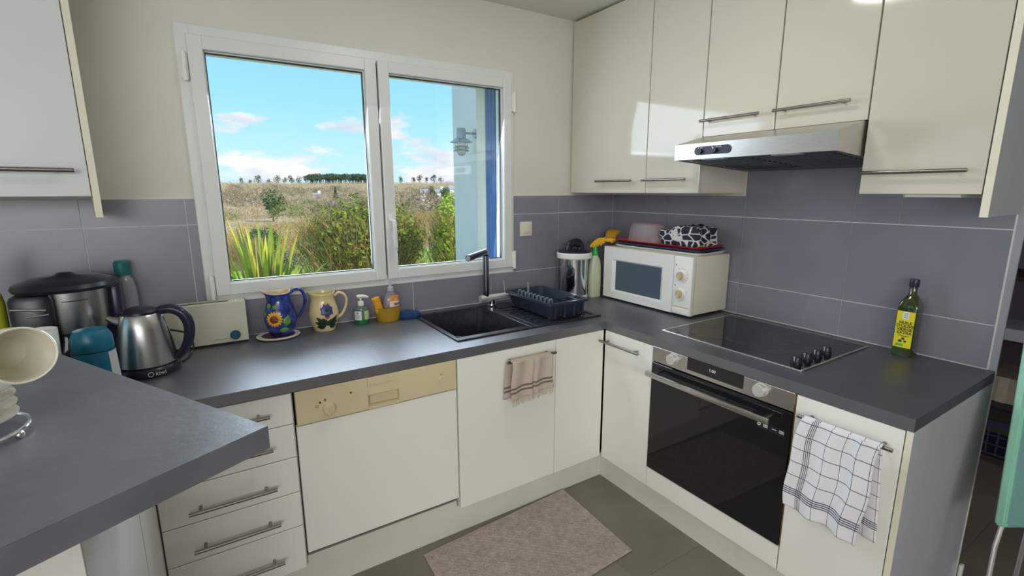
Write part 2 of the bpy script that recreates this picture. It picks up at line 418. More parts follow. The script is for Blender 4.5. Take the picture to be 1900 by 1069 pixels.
def base_unit(label, x0, x1, hx=None, hz=None):
    u = thing('base_cabinet', label, 'cabinet', ((x0+x1)/2, -.33, 0))
    b = bm_(); box(b, x0+.002, x0+.018, -.648, -.02, .125, .790); box(b, x1-.018, x1-.002, -.648, -.02, .125, .790); box(b, x0+.018, x1-.018, -.648, -.02, .125, .143); box(b, x0+.018, x1-.018, -.035, -.02, .143, .79)
    obj('carcass', b, m_side, u)
    d = obj('door', box(bm_(), x0+.002, x1-.002, -.670, -.650, .130, .788, .0015, 1), m_door, u)
    if hx: bar_handle((hx[0], -.703, hz), (hx[1], -.703, hz), (0, -.033, 0), d)
    return u
base_unit('white sink cabinet whose door handle holds the beige fringed towel', -1.452, -.961, (-1.238, -.985), .741)
base_unit('plain white handleless corner cabinet between the sink cabinet and the corner', -.961, -.672)
# right run (fronts on x = -.67)
def r_unit(label, y0, y1, hy=None, hz=None):
    u = thing('base_cabinet', label, 'cabinet', (-.33, (y0+y1)/2, 0))
    b = bm_(); box(b, -.648, -.02, y1-.018, y1-.002, .125, .790); box(b, -.648, -.02, y0+.002, y0+.018, .125, .790); box(b, -.648, -.02, y0+.018, y1-.018, .125, .143); box(b, -.035, -.02, y0+.018, y1-.018, .143, .79)
    obj('carcass', b, m_side, u)
    d = obj('door', box(bm_(), -.670, -.650, y0+.002, y1-.002, .130, .788, .0015, 1), m_door, u)
    if hy: bar_handle((-.703, hy[0], hz), (-.703, hy[1], hz), (-.033, 0, 0), d)
    return u
r_unit('narrow white base cabinet with bar handle between the corner and the oven', -.970, -.674, (-.915, -.672), .740)
r_unit('white base cabinet right of the oven whose handle holds the checked towel', -1.868, -1.572, (-1.855, -1.597), .733)
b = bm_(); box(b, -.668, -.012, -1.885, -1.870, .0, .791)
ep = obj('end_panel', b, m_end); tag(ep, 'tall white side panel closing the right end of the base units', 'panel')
b = bm_(); box(b, -.671, -.668, -1.8855, -1.8695, .0, .791); obj('edge_band', b, m_edge, ep)
# plinths
tag(obj('plinth', extr(bm_(), [(-2.45, 0), (-2.45, .124), (-2.05, .124), (-2.05, .152), (-1.456, .152), (-1.456, .124), (-.625, .124), (-.625, 0)], 'y', -.640, -.624), m_plinth), 'cream plinth board under the dishwasher and sink cabinets', 'plinth')
tag(obj('plinth', box(bm_(), -.640, -.624, -1.868, -.641, 0, .124), m_plinth), 'cream plinth board under the oven run', 'plinth')
# dishwasher
dw = thing('dishwasher', 'white built-in dishwasher with yellowed control strip left of the sink', 'dishwasher', (-1.75, -.33, 0))
obj('body', box(bm_(), -2.044, -1.458, -.640, -.03, .160, .788), m_dark, dw)
obj('door', box(bm_(), -2.049, -1.456, -.668, -.645, .182, .664, .002, 1), m_door, dw)
b = bm_(); X0, X1, HX0, HX1 = -2.046, -1.457, -1.806, -1.692
box(b, X0, HX0, -.672, -.642, .668, .789, .002, 1); box(b, HX1, X1, -.672, -.642, .668, .789, .002, 1); box(b, HX0, HX1, -.672, -.642, .668, .679); box(b, HX0, HX1, -.672, -.642, .760, .789)
cp = obj('control_panel', b, m_yell, dw); cp['label'] = 'yellowed control panel'
b = bm_(); box(b, HX0, HX1, -.650, -.642, .679, .760); extr(b, [(-.670, .760), (-.670, .722), (-.664, .718), (-.650, .745), (-.650, .760)], 'x', HX0, HX1)
obj('grip_recess', b, m_yell, cp)
b = bm_(); lathe(b, [(0, .022), (.016, .022), (.020, .016), (.021, 0), (0, 0)], seg=28, mtx=Matrix.Translation((-1.943, -.672, .709)) @ Matrix.Rotation(PI/2, 4, 'X')); box(b, -1.9455, -1.9405, -.698, -.690, .694, .724, .001)
obj('program_dial', b, m_yell, dw, True)
b = bm_(); lathe(b, [(0, .006), (.009, .006), (.011, 0), (0, 0)], seg=20, mtx=Matrix.Translation((-1.522, -.672, .722)) @ Matrix.Rotation(PI/2, 4, 'X')); obj('power_button', b, m_yell, dw, True)
b = bm_(); lathe(b, [(0, .003), (.005, .003), (.006, 0), (0, 0)], seg=16, mtx=Matrix.Translation((-1.866, -.672, .727)) @ Matrix.Rotation(PI/2, 4, 'X')); obj('indicator', b, m_yell, dw, True)
b = bm_()
def ring_mark(b, x, z, r, w=.0012):
    lathe(b, [(r-w, 0), (r, 0), (r, .0006), (r-w, .0006)], seg=16, closed=True, mtx=Matrix.Translation((x, -.6718, z)) @ Matrix.Rotation(PI/2, 4, 'X'))
b.free()
for (x, z, r_, bx_) in ((-1.981, .723, .005, 0), (-1.970, .735, .004, 1), (-1.953, .740, .005, 1), (-1.866, .747, .004, 1), (-1.522, .741, .003, 0)):
    b = bm_(); ring_mark(b, x, z, r_)
    if bx_: box(b, x-.002, x+.002, -.6724, -.6718, z-.002, z+.002)
    obj('symbol', b, m_ink, cp)

# oven
ov = thing('oven', 'built-in oven with black glass door and steel control panel', 'oven', (-.33, -1.27, .2))
obj('body', box(bm_(), -.655, -.06, -1.566, -.974, .226, .788), m_dark, ov)
obj('filler_panel', box(bm_(), -.670, -.652, -1.569, -.971, .131, .222, .0015, 1), m_door, ov)
b = bm_(); box(b, -.672, -.650, -1.569, -.972, .724, .790, .0015, 1); pnl = obj('control_panel', b, m_steel, ov)
dis = obj('display', box(bm_(), -.6735, -.668, -1.388, -1.149, .741, .791), m_bglass, pnl)
text('clock_digits', '1:00', .017, (-.6738, -1.262, .768), R_X, m_wprint, pnl)
for y in (-1.082, -1.456):
    b = bm_(); lathe(b, [(0, .024), (.0205, .024), (.022, .022), (.022, .004), (.025, .003), (.025, 0), (0, 0)], seg=32, mtx=Matrix.Translation((-.672, y, .764)) @ Matrix.Rotation(-PI/2, 4, 'Y'))
    obj('knob', b, mat('satin_knob', (.62, .60, .57), .42, .35), ov, True)
dr = obj('door', box(bm_(), -.674, -.650, -1.568, -.972, .226, .719, .002, 1), m_bglass, ov)
b = bm_(); box(b, -.722, -.709, -1.515, -.976, .668, .690, .003); [cyl(b, (-.71, y, .679), (-.672, y, .679), .006) for y in (-1.49, -1.0)]
obj('handle', b, m_steel, dr, True)
st = obj('sticker', box(bm_(), -.6746, -.674, -1.550, -1.450, .627, .652), m_black, dr)
b = bm_(); ring_mark_x = lathe(b, [(.003, 0), (.006, 0), (.006, .0004), (.003, .0004)], seg=14, closed=True, mtx=Matrix.Translation((-.6746, -1.461, .640)) @ Matrix.Rotation(-PI/2, 4, 'Y'))
for y, z in ((-1.484, .644), (-1.484, .640), (-1.484, .636), (-1.515, .640), (-1.54, .644), (-1.54, .640), (-1.54, .636)): box(b, -.675, -.6746, y-.008, y+.008, z-.001, z+.001)
obj('sticker_print', b, m_wprint, dr)
obj('bronze_edge', box(bm_(), -.668, -.650, -1.5715, -1.5695, .226, .789), mat('bronze_strip', (.35, .22, .08), .4, .6), ov)

# ================================================================== UPPER UNITS
def wall_unit(label, y0, y1, z0, hy, hz, pelmet=False):
    u = thing('wall_cabinet', label, 'cabinet', (-.18, (y0+y1)/2, z0))
    b = bm_(); box(b, -.340, -.011, y0+.001, y0+.017, z0, 2.362); box(b, -.340, -.011, y1-.017, y1-.001, z0, 2.362)
    box(b, -.340, -.011, y0+.017, y1-.017, z0, z0+.016); box(b, -.340, -.011, y0+.017, y1-.017, 2.346, 2.362); box(b, -.02, -.011, y0+.017, y1-.017, z0+.016, 2.346)
    obj('carcass', b, mat('cream_carcass', (.70, .66, .57), .4), u)
    d = obj('door', box(bm_(), -.361, -.342, y0+.0015, y1-.0015, z0-.001, 2.362, .0015, 1), m_gloss, u)
    bar_handle((-.394, hy[0], hz), (-.394, hy[1], hz), (-.033, 0, 0), d)
    return u
wall_unit('tall cream gloss wall cabinet in the corner beside the window wall', -.594, -.012, 1.428, (-.525, -.262), 1.490)
wall_unit('slim cream gloss wall cabinet just left of the cooker hood', -.908, -.596, 1.428, (-.857, -.598), 1.490)
wall_unit('short cream gloss wall cabinet over the hood, on its left half', -1.226, -.910, 1.668, (-1.178, -.914), 1.731)
wall_unit('short cream gloss wall cabinet over the hood, on its right half', -1.541, -1.228, 1.668, (-1.496, -1.234), 1.732)
wall_unit('tall cream gloss wall cabinet right of the cooker hood above the oil bottle', -1.857, -1.543, 1.428, (-1.824, -1.557), 1.495)
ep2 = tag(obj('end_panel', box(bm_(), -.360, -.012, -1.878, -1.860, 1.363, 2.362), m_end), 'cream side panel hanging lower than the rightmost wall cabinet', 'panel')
obj('edge_band', box(bm_(), -.363, -.360, -1.8785, -1.8595, 1.3625, 2.362), m_edge, ep2)
b = bm_(); box(b, -.32, -.09, -1.80, -1.66, 1.417, 1.427, .002)
tag(obj('under_cabinet_lamp', b, m_white), 'slim white lamp strip fixed under the rightmost wall cabinet', 'lamp')
# hood
hd = thing('cooker_hood', 'slim stainless steel cooker hood under the two short cabinets', 'hood', (-.27, -1.22, 1.53))
b = bm_(); HF = -.535
prof = [(HF, 1.563), (HF, 1.624), (-.375, 1.664), (-.012, 1.664), (-.012, 1.655), (-.38, 1.655), (HF+.008, 1.619), (HF+.008, 1.563)]
extr(b, prof, 'y', -1.533, -.915)
for y0, y1 in ((-1.538, -1.533), (-.915, -.910)): extr(b, [(HF, 1.563), (HF, 1.624), (-.375, 1.664), (-.012, 1.664), (-.012, 1.526)], 'y', y0, y1)
body = obj('canopy', b, m_steel, hd)
b = bm_(); extr(b, [(HF+.01, 1.566), (HF+.01, 1.574), (-.014, 1.536), (-.014, 1.528)], 'y', -1.531, -.917)
obj('base_plate', b, mat('dark_steel', (.20, .20, .21), .4, .8), hd)
for y0, y1 in ((-1.50, -1.235), (-1.215, -.95)):
    b = bm_()
    for i in range(10):
        x = -.47+.038*i; z = 1.566 - (x-HF-.01)*.0735 - .004
        box(b, x, x+.020, y0, y1, z, z+.003)
    obj('grease_filter', b, mat('filter_mesh', (.10, .10, .11), .5, .7), hd)
for y in (-1.36, -1.07):
    b = bm_(); z = 1.566-.045*.0735; box(b, -.505, -.475, y-.05, y+.05, z-.002, z+.004)
    obj('lamp_cover', b, mat('lamp_cover', (.55, .56, .55), .3), hd)
b = bm_()
pts = [(HF-.002, 0, 0)]
cy0, cy1, cz, cr = -1.025, -1.155, 1.5945, .016
outl = [(cy0+cr*math.cos(a), cz+cr*math.sin(a)) for a in [(-PI/2)+PI*i/10 for i in range(11)]] + [(cy1+cr*math.cos(a), cz+cr*math.sin(a)) for a in [(PI/2)+PI*i/10 for i in range(11)]]
extr(b, outl, 'x', HF-.003, HF+.001); cpn = obj('switch_panel', b, mat('navy_plastic', (.022, .026, .05), .35), hd)
for y in (-1.040, -1.105):
    b = bm_(); lathe(b, [(0, .010), (.008, .010), (.010, .002), (.010, 0), (0, 0)], seg=20, mtx=Matrix.Translation((HF-.003, y, 1.592)) @ Matrix.Rotation(-PI/2, 4, 'Y'))
    obj('knob', b, m_black, cpn, True)
for y in (-1.028, -1.038, -1.044, -1.090, -1.108, -1.115, -1.122, -1.128): obj('switch_mark', box(bm_(), HF-.0036, HF-.003, y-.0015, y+.0015, 1.604, 1.607), m_wprint, cpn)
obj('switch_mark', box(bm_(), HF-.0036, HF-.003, -1.096, -1.091, 1.599, 1.604), m_wprint, cpn)

# angled cabinet at the left
ca = thing('wall_cabinet', 'white wall cabinet at the left edge with one long bar handle', 'cabinet', (-2.501, -.357, 1.363), math.radians(8.6))
WL = .62
b = bm_(); box(b, -.018, 0, .0, .355, .0, 1.0); sp_ = obj('side_panel', b, m_edge, ca, world=False)
b = bm_(); box(b, -WL, -.019, .021, .355, .066, .082); box(b, -WL, -.019, .021, .355, .985, 1.0); box(b, -WL, -WL+.018, .021, .355, .082, .985); box(b, -WL, -.019, .345, .355, .082, .985)
obj('carcass', b, m_side, ca, world=False)
d = obj('door', box(bm_(), -WL, -.020, .0, .019, .064, 1.0, .0015, 1), m_side, ca, world=False)
b = bm_(); cyl(b, (-.36, -.033, .140), (-.050, -.033, .140), .0065, 12); [cyl(b, (x, -.033, .14), (x, 0, .14), .005) for x in (-.33, -.08)]
obj('handle', b, m_handle, d, True, world=False)

# ================================================================== BREAKFAST BAR
E1 = Vector((-.485, .874, 0)); E2 = Vector((-.874, -.485, 0)); PC = Vector((-2.186, -1.418, 0)); BZ = 1.029
LB = .93
pts = [PC, PC+E1*LB, PC+E1*LB+E2*.95, PC+E2*.95]
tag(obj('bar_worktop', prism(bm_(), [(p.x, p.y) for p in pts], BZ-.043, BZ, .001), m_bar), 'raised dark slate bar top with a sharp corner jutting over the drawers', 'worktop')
g0 = Vector((-2.452, -1.452, 0)); g1 = g0+E2*.62; g2 = g1 + Vector((0, .55, 0))
bb = thing('bar_cabinet', 'white boxed base carrying the raised bar top', 'cabinet', (-2.7, -1.3, 0))
obj('side_panel', box(bm_(), -2.468, -2.451, -1.446, -.955, 0, .985), m_side, bb)
t = E2*.02
obj('front_panel', prism(bm_(), [(g0.x, g0.y), (g1.x, g1.y), (g1.x+.01, g1.y+.018), (g0.x+.0+.0, g0.y+.018)], 0, .985), m_door, bb)
obj('back_panel', box(bm_(), -3.0, -2.469, -.972, -.955, 0, .985), m_side, bb)
b = bm_(); box(b, -2.468, -2.451, -.948, -.02, 0, .79); box(b, -3.28, -2.469, -.945, -.93, 0, .79); box(b, -3.28, -3.262, -.928, -.02, 0, .79)
tag(obj('corner_cabinet', b, m_side), 'white corner base panel left of the five drawers under the worktop', 'cabinet')
#NEXT
# ================================================================== SINK, TAP, RACK
sk = thing('sink', 'black composite sink with ribbed drainer set into the worktop under the window', 'sink', (-1.0, -.33, H))
b = bm_(); zr = H+.007; z0 = H+.0005
box(b, -1.405, SX0, -.585, -.082, z0, zr, .003); box(b, SX0-.003, SX1+.003, -.585, SY_0, z0, zr, .003); box(b, SX0-.003, SX1+.003, SY_1, -.082, z0, zr, .003)
box(b, SX1, -1.0, -.585, -.082, z0, zr, .003); box(b, -1.003, -.98, -.585, -.10, z0, zr, .003); box(b, -.64, -.615, -.585, -.082, z0, zr, .003)
box(b, -.985, -.635, -.585, -.555, z0, zr, .003); box(b, -1.003, -.635, -.165, -.082, z0, zr, .003); box(b, -.985, -.635, -.56, -.16, z0, H+.003)
obj('rim', b, m_sink, sk)
b = bm_(); d0 = .175
t = bmesh.new()
def ringpts(o, z): return [(SX0+o, SY_0+o, z), (SX1-o, SY_0+o, z), (SX1-o, SY_1-o, z), (SX0+o, SY_1-o, z)]
rings = [[t.verts.new(p) for p in ringpts(o, z)] for o, z in ((0, H+.006), (.004, H-.01), (.022, H-d0+.02), (.045, H-d0))]
for A, B in zip(rings, rings[1:]):
    for i in range(4): t.faces.new((A[i], A[(i+1) % 4], B[(i+1) % 4], B[i]))
t.faces.new(rings[-1]); bmesh.ops.bevel(t, geom=[e for e in t.edges if abs(e.verts[0].co.z-e.verts[1].co.z) > .005], offset=.02, segments=3, affect='EDGES')
bmesh.ops.solidify(t, geom=t.faces[:], thickness=.004); merge(b, t)
obj('bowl', b, m_sink, sk, True)
for i in range(7):
    y = -.52+.055*i
    obj('drainer_rib', box(bm_(), -.965, -.66, y, y+.016, H+.002, H+.0075, .002), m_sink, sk)
b = bm_(); lathe(b, [(.017, 0), (.022, 0), (.022, .004), (.017, .004)], seg=24, closed=True, sx=.7, mtx=Matrix.Translation((-1.048, -.40, H-.055)) @ Matrix.Rotation(-PI/2, 4, 'Y'))
obj('overflow_ring', b, m_chrome, sk, True)
b = bm_(); lathe(b, [(0, 0), (.035, 0), (.04, .003), (.03, .004), (0, .002)], c=(-1.21, -.33, H-d0+.001), seg=24); obj('drain', b, m_chrome, sk, True)

fa = thing('kitchen_tap', 'dark chrome angular kitchen tap behind the sink bowl', 'tap', (-.985, -.122, H+.007))
b = bm_(); cyl(b, (-.975, -.122, H+.007), (-.975, -.122, H+.016), .026, 24); cyl(b, (-.975, -.122, H+.01), (-.975, -.122, H+.05), .017, 20); obj('base', b, m_chrome, fa, True)
b = bm_(); cyl(b, (-1.045, -.122, H+.052), (-.885, -.122, H+.052), .019, 24); obj('mixer_body', b, m_satin, fa, True)
b = bm_(); tube(b, [(-1.008, -.122, H+.055), (-1.008, -.122, H+.27), (-1.010, -.125, H+.288), (-1.020, -.138, H+.300), (-1.035, -.155, H+.302), (-1.195, -.285, H+.298)], .0155, 16); obj('spout', b, m_dchrome, fa, True)
b = bm_(); v = Vector((-1.195, -.285, H+.298)); dd = Vector((-.16, -.13, -.004)).normalized(); cyl(b, v-dd*.002, v+dd*.004, .012, 16); obj('nozzle', b, m_grey, fa, True)
b = bm_(); cyl(b, (-.888, -.122, H+.062), (-.902, -.126, H+.135), .0042, 10); cyl(b, (-.885, -.122, H+.052), (-.868, -.122, H+.052), .012, 16); obj('lever', b, m_satin, fa, True)

rk = thing('dish_rack', 'dark blue plastic dish rack standing on the sink drainer', 'rack', (-.79, -.33, H+.007))
rx0, rx1, ry0, ry1, rz = -.912, -.672, -.552, -.158, .920
b = bm_(); t = bmesh.new()
def rk_ring(o, z, r=.022, n=4):
    P = []
    for sx, sy, a0 in ((1, 1, 0), (-1, 1, PI/2), (-1, -1, PI), (1, -1, 1.5*PI)):
        for i in range(n+1):
            a = a0+PI/2*i/n; P.append(t.verts.new(((rx0+rx1)/2+sx*((rx1-rx0)/2-o-r)+r*math.cos(a), (ry0+ry1)/2+sy*((ry1-ry0)/2-o-r)+r*math.sin(a), z)))
    return P
R_ = [rk_ring(.026, H+.0135), rk_ring(.004, rz-.012), rk_ring(-.006, rz-.012), rk_ring(-.006, rz), rk_ring(.006, rz), rk_ring(.028, H+.017)]
for A, B in zip(R_, R_[1:]):
    for i in range(len(A)): t.faces.new((A[i], A[(i+1) % len(A)], B[(i+1) % len(A)], B[i]))
t.faces.new(R_[0][::-1]); t.faces.new(R_[-1]); merge(b, t)
obj('basin', b, m_rack, rk, True)
for i in range(4):
    x = rx0+.04+.056*i; obj('front_rib', box(bm_(), x-.005, x+.005, ry0+.001, ry0+.016, H+.012, rz-.006, .002), m_rack, rk)
for x, y in ((rx0+.035, ry0+.035), (rx1-.035, ry0+.035), (rx1-.035, ry1-.035), (rx0+.035, ry1-.035)): obj('foot', box(bm_(), x-.012, x+.012, y-.012, y+.012, H+.0075, H+.018, .002), m_rack, rk)
for i in range(9):
    y = ry1-.06-.034*i; b = bm_(); tube(b, [(rx0+.045, y, H+.018), (rx0+.045, y, rz-.004), (rx0+.052, y, rz+.004), (rx0+.062, y, rz-.002), (rx0+.066, y, H+.018)], .004, 8)
    obj('plate_prong', b, mat('rack_prong', (.16, .20, .26), .3), rk, True)
b = bm_(); box(b, rx0+.07, rx1-.012, ry0+.088, ry0+.092, H+.02, rz-.002); 
for x in (rx0+.075, rx0+.13, rx0+.185): box(b, x-.002, x+.002, ry0+.01, ry0+.09, H+.02, rz-.002)
obj('cutlery_divider', b, m_rack, rk)
b = bm_(); cyl(b, (-.79, -.20, H+.02), (-.79, -.195, rz+.035), .006, 10); obj('peg', b, mat('grey_peg', (.25, .26, .28), .4), rk, True)

# ================================================================== BACK WORKTOP OBJECTS
# kettle
ke = thing('electric_kettle', 'brushed steel electric kettle with black handle and black base', 'kettle', (-2.452, -.300, H))
kc = (-2.452, -.300, H)
b = bm_(); lathe(b, [(0, 0), (.092, 0), (.095, .006), (.093, .022), (.086, .030), (0, .030)], c=kc, seg=40); kb = obj('base', b, m_black, ke, True)
b = bm_(); lathe(b, [(0, .031), (.083, .031), (.086, .036), (.084, .06), (.078, .11), (.070, .16), (.060, .200), (.054, .210), (0, .210)], c=kc, seg=48)
body = obj('body', b, m_steel, ke, True)
b = bm_(); lathe(b, [(0, .208), (.056, .208), (.055, .216), (.045, .222), (.03, .228), (0, .229)], c=kc, seg=36); obj('lid', b, m_black, ke, True)
b = bm_(); tube(b, [(kc[0]-.045, kc[1]+.01, H+.175), (kc[0]-.075, kc[1]+.012, H+.188), (kc[0]-.092, kc[1]+.014, H+.200)], .02, 12, rr=[.026, .017, .010], flat=.8); obj('spout', b, m_steel, ke, True)
b = bm_(); hp = [(.050, .212), (.085, .216), (.115, .203), (.133, .172), (.136, .135), (.127, .095), (.108, .060), (.088, .042)]
tube(b, [(kc[0]+x*.97, kc[1]-x*.22, H+z) for x, z in hp], .013, 12, rr=[.012, .015, .016, .016, .015, .014, .012, .011], flat=1.15); obj('handle', b, mat('navy_black_plastic', (.022, .022, .05), .25), ke, True)
b = bm_(); tube(b, [(kc[0]+.056*.97, kc[1]-.056*.22, H+.19), (kc[0]+.074*.97, kc[1]-.074*.22, H+.11), (kc[0]+.084*.97, kc[1]-.084*.22, H+.045)], .008, 8); obj('handle_strip', b, m_black, ke, True)
a = math.radians(-66)
txt = text('logo', 'kiwi', .020, (0, 0, 0), Matrix.Translation((kc[0]+.0955*math.cos(a), kc[1]+.0955*math.sin(a), H+.0145)) @ Matrix.Rotation(a+PI/2, 4, 'Z') @ R_Y, m_wprint, kb)
a2 = math.radians(-83)
b = bm_(); lathe(b, [(.0065, 0), (.0085, 0), (.0085, .0006), (.0065, .0006)], seg=18, closed=True, mtx=Matrix.Translation((kc[0]+.0945*math.cos(a2), kc[1]+.0945*math.sin(a2), H+.0145)) @ Matrix.Rotation(a2+PI/2, 4, 'Z') @ Matrix.Rotation(PI/2, 4, 'X')); obj('logo_ring', b, m_wprint, kb, True)
# cord
b = bm_(); tube(b, [(-2.355, -.265, H+.006), (-2.335, -.20, H+.005), (-2.32, -.16, H+.03), (-2.335, -.135, H+.075), (-2.40, -.125, H+.10)], .0035, 8)
tag(obj('power_cord', b, m_black), 'thin black cord curling between the steel kettle and the ivory toaster', 'cord')
# toaster
to = thing('toaster', 'long ivory single-slot toaster with round blue dial under the window', 'toaster', (-2.31, -.058, H))
tx0, tx1, ty0, ty1, tz0, tz1 = -2.465, -2.128, -.100, -.014, H+.010, H+.172
b = bm_(); sl = (-2.43, -2.185, -.068, -.040)
extr(b, [(ty0-.004, tz0), (ty0, tz1), (sl[2], tz1), (sl[2], tz1-.03), (sl[3], tz1-.03), (sl[3], tz1), (ty1, tz1), (ty1, tz0)], 'x', sl[0], sl[1])
for x0, x1 in ((tx0, sl[0]), (sl[1], tx1)): extr(b, [(ty0-.004, tz0), (ty0, tz1), (ty1, tz1), (ty1, tz0)], 'x', x0, x1)
bo = obj('body', b, m_toast, to)
obj('slot', box(bm_(), sl[0]+.002, sl[1]-.002, sl[2]+.002, sl[3]-.002, tz1-.028, tz1-.002), m_dark, to)
obj('base', box(bm_(), tx0+.006, tx1-.006, ty0+.002, ty1-.004, H+.0005, tz0), m_black, to)
b = bm_(); lathe(b, [(0, .009), (.016, .009), (.019, .005), (.019, 0), (0, 0)], seg=32, mtx=Matrix.Translation((-2.175, ty0-.0035, H+.037)) @ Matrix.Rotation(PI/2, 4, 'X')); obj('browning_dial', b, mat('petrol_blue', (.02, .085, .15), .35), to, True)
b = bm_()
for i in range(7):
    a = math.radians(215-42*i); x, z = -2.175+.025*math.cos(a), H+.037+.025*math.sin(a); box(b, x-.0012, x+.0012, ty0-.0045, ty0-.003, z-.0012, z+.0012)
box(b, -2.25, -2.205, ty0-.0046, ty0-.0036, H+.024, H+.0265)
obj('dial_marks', b, m_grey, bo)
b = bm_()
for i in range(4): box(b, -2.172+.011*i, -2.168+.011*i, -.075, -.035, tz1, tz1+.0015)
obj('top_ridges', b, m_white, bo)

# coffee maker, canister, tumbler at the far left
cm = thing('coffee_maker', 'black and steel filter coffee maker in the left corner behind the bar', 'coffee maker', (-2.66, -.20, H))
cc_ = (-2.645, -.20, H)
b = bm_(); lathe(b, [(0, 0), (.115, 0), (.118, .01), (.112, .03), (0, .03)], c=cc_, seg=36); obj('base', b, m_black, cm, True)
b = bm_(); lathe(b, [(0, .16), (.086, .16), (.090, .18), (.093, .305), (.085, .305), (0, .305)], c=(cc_[0]+.008, cc_[1], H), seg=48); obj('steel_body', b, m_steel, cm, True)
b = bm_(); lathe(b, [(0, .300), (.132, .300), (.137, .310), (.130, .322), (.09, .336), (.03, .343), (.018, .352), (0, .353)], c=cc_, seg=48); obj('lid', b, m_black, cm, True)
b = bm_(); box(b, cc_[0]+.104, cc_[0]+.134, -.190, -.09, H+.03, H+.312, .008); obj('water_column', b, mat('navy_black_plastic', (.022, .022, .05), .25), cm, True)
b = bm_(); box(b, cc_[0]-.125, cc_[0]-.022, -.318, -.10, H+.03, H+.300, .02); hc = obj('filter_holder', b, m_black, cm, True)
b = bm_(); cyl(b, (cc_[0]-.115, -.322, H+.262), (cc_[0]-.035, -.322, H+.252), .004, 8); cyl(b, (cc_[0]-.08, -.322, H+.235), (cc_[0]-.03, -.322, H+.238), .003, 8); obj('trim_strip', b, m_chrome, cm, True)
b = bm_(); lathe(b, [(0, .032), (.07, .032), (.078, .06), (.078, .10), (.060, .14), (.058, .158), (0, .158)], c=(cc_[0]+.0, cc_[1]-.03, H), seg=32); obj('carafe', b, mat('smoked_glass', (.02, .02, .03), .06, spec=.7), cm, True)
b = bm_(); tube(b, [(cc_[0]+.008+.0935*math.cos(math.radians(a_)), cc_[1]+.0935*math.sin(math.radians(a_)), H+.268) for a_ in (-96, -86, -76, -66, -56)], .0016, 6); obj('level_line', b, m_black, cm)
bt = thing('squeeze_bottle', 'clear bottle with teal cap standing behind the coffee maker', 'bottle', (-2.512, -.050, H))
bc = (-2.512, -.050, H)
b = bm_(); lathe(b, [(0, 0), (.034, 0), (.036, .01), (.036, .25), (.03, .29), (.016, .31), (0, .31)], c=bc, seg=24); obj('body', b, mat('milky_plastic', (.5, .52, .56), .2, trans=.5), bt, True)
b = bm_(); lathe(b, [(0, .31), (.024, .31), (.024, .355), (.018, .362), (0, .362)], c=bc, seg=20); obj('cap', b, mat('teal_cap', (.01, .13, .13), .4), bt, True)
te = thing('canister', 'round teal plastic canister with a domed lid beside the kettle', 'canister', (-2.575, -.43, H))
ct = (-2.566, -.445, H); m_teal = mat('teal_plastic', (.012, .15, .24), .3, noise=.06)
b = bm_(); lathe(b, [(0, 0), (.052, 0), (.056, .008), (.055, .085), (.052, .138), (0, .138)], c=ct, seg=36); obj('body', b, m_teal, te, True)
b = bm_(); lathe(b, [(.0, .140), (.051, .140), (.053, .146), (.051, .180), (.041, .202), (.018, .208), (0, .208)], c=ct, seg=36); obj('lid', b, m_teal, te, True)
b = bm_(); t = bmesh.new()
for (z0, z1, r0_, r1_) in ((.03, .135, .0572, .0535),):
    V = []
    for i in range(9):
        a = math.radians(-42+50*i/8); V.append((t.verts.new((ct[0]+r0_*math.cos(a), ct[1]+r0_*math.sin(a), H+z0)), t.verts.new((ct[0]+r1_*math.cos(a), ct[1]+r1_*math.sin(a), H+z1))))
    for A, B in zip(V, V[1:]): t.faces.new((A[0], B[0], B[1], A[1]))
merge(b, t); obj('label', b, mat('pale_label', (.6, .62, .6), .4), te, True)
tu = thing('tumbler', 'tall plain white tumbler next to the teal canister', 'cup', (-2.628, -.48, H))
cu_ = (-2.670, -.475, H)
b = bm_(); lathe(b, [(0, .006), (.032, .006), (.036, .224), (.039, .225), (.039, .222), (.034, .0), (0, 0)], c=cu_, seg=32); obj('body', b, mat('white_ceramic', (.78, .78, .74), .25), tu, True)
yb = thing('tall_bottle', 'yellow-green tall bottle at the extreme left edge, left of the coffee maker', 'bottle', (-2.815, -.22, H)); cy_ = (-2.828, -.22, H)
b = bm_(); lathe(b, [(0, 0), (.033, 0), (.035, .01), (.035, .27), (.028, .31), (.014, .35), (0, .35)], c=cy_, seg=24); obj('body', b, mat('yellow_green_plastic', (.62, .62, .05), .3), yb, True)
b = bm_(); lathe(b, [(0, .35), (.018, .35), (.018, .40), (.012, .41), (0, .41)], c=cy_, seg=20); obj('cap', b, m_white, yb, True)

# ---- jugs: shapes mapped onto a turned surface
def surf(prof, c):
    def f(ang, z, eps=.0):
        for (r0, z0), (r1, z1) in zip(prof, prof[1:]):
            if z0 <= z <= z1 and z1 > z0:
                r = r0+(r1-r0)*(z-z0)/(z1-z0)+eps; return Vector((c[0]+r*math.cos(ang), c[1]+r*math.sin(ang), c[2]+z))
        r = prof[-1][0]+eps; return Vector((c[0]+r*math.cos(ang), c[1]+r*math.sin(ang), c[2]+z))
    return f
def patch(b, f, a0, z0, rad, pts, eps0, eps1, n=1):
    """closed outline pts (u across, v up, metres) laid on surface f around angle a0, raised to a domed centre"""
    t = bmesh.new(); cu = sum(p[0] for p in pts)/len(pts); cv = sum(p[1] for p in pts)/len(pts)
    P = lambda u, v, e: t.verts.new(f(a0+u/rad, z0+v, e))
    A = [P(u, v, eps0) for u, v in pts]; Bm = [P(cu+(u-cu)*.6, cv+(v-cv)*.6, eps1) for u, v in pts]; c0 = P(cu, cv, eps1)
    m = len(pts)
    for i in range(m):
        j = (i+1) % m; t.faces.new((A[i], A[j], Bm[j], Bm[i])); t.faces.new((Bm[i], Bm[j], c0))
    merge(b, t)
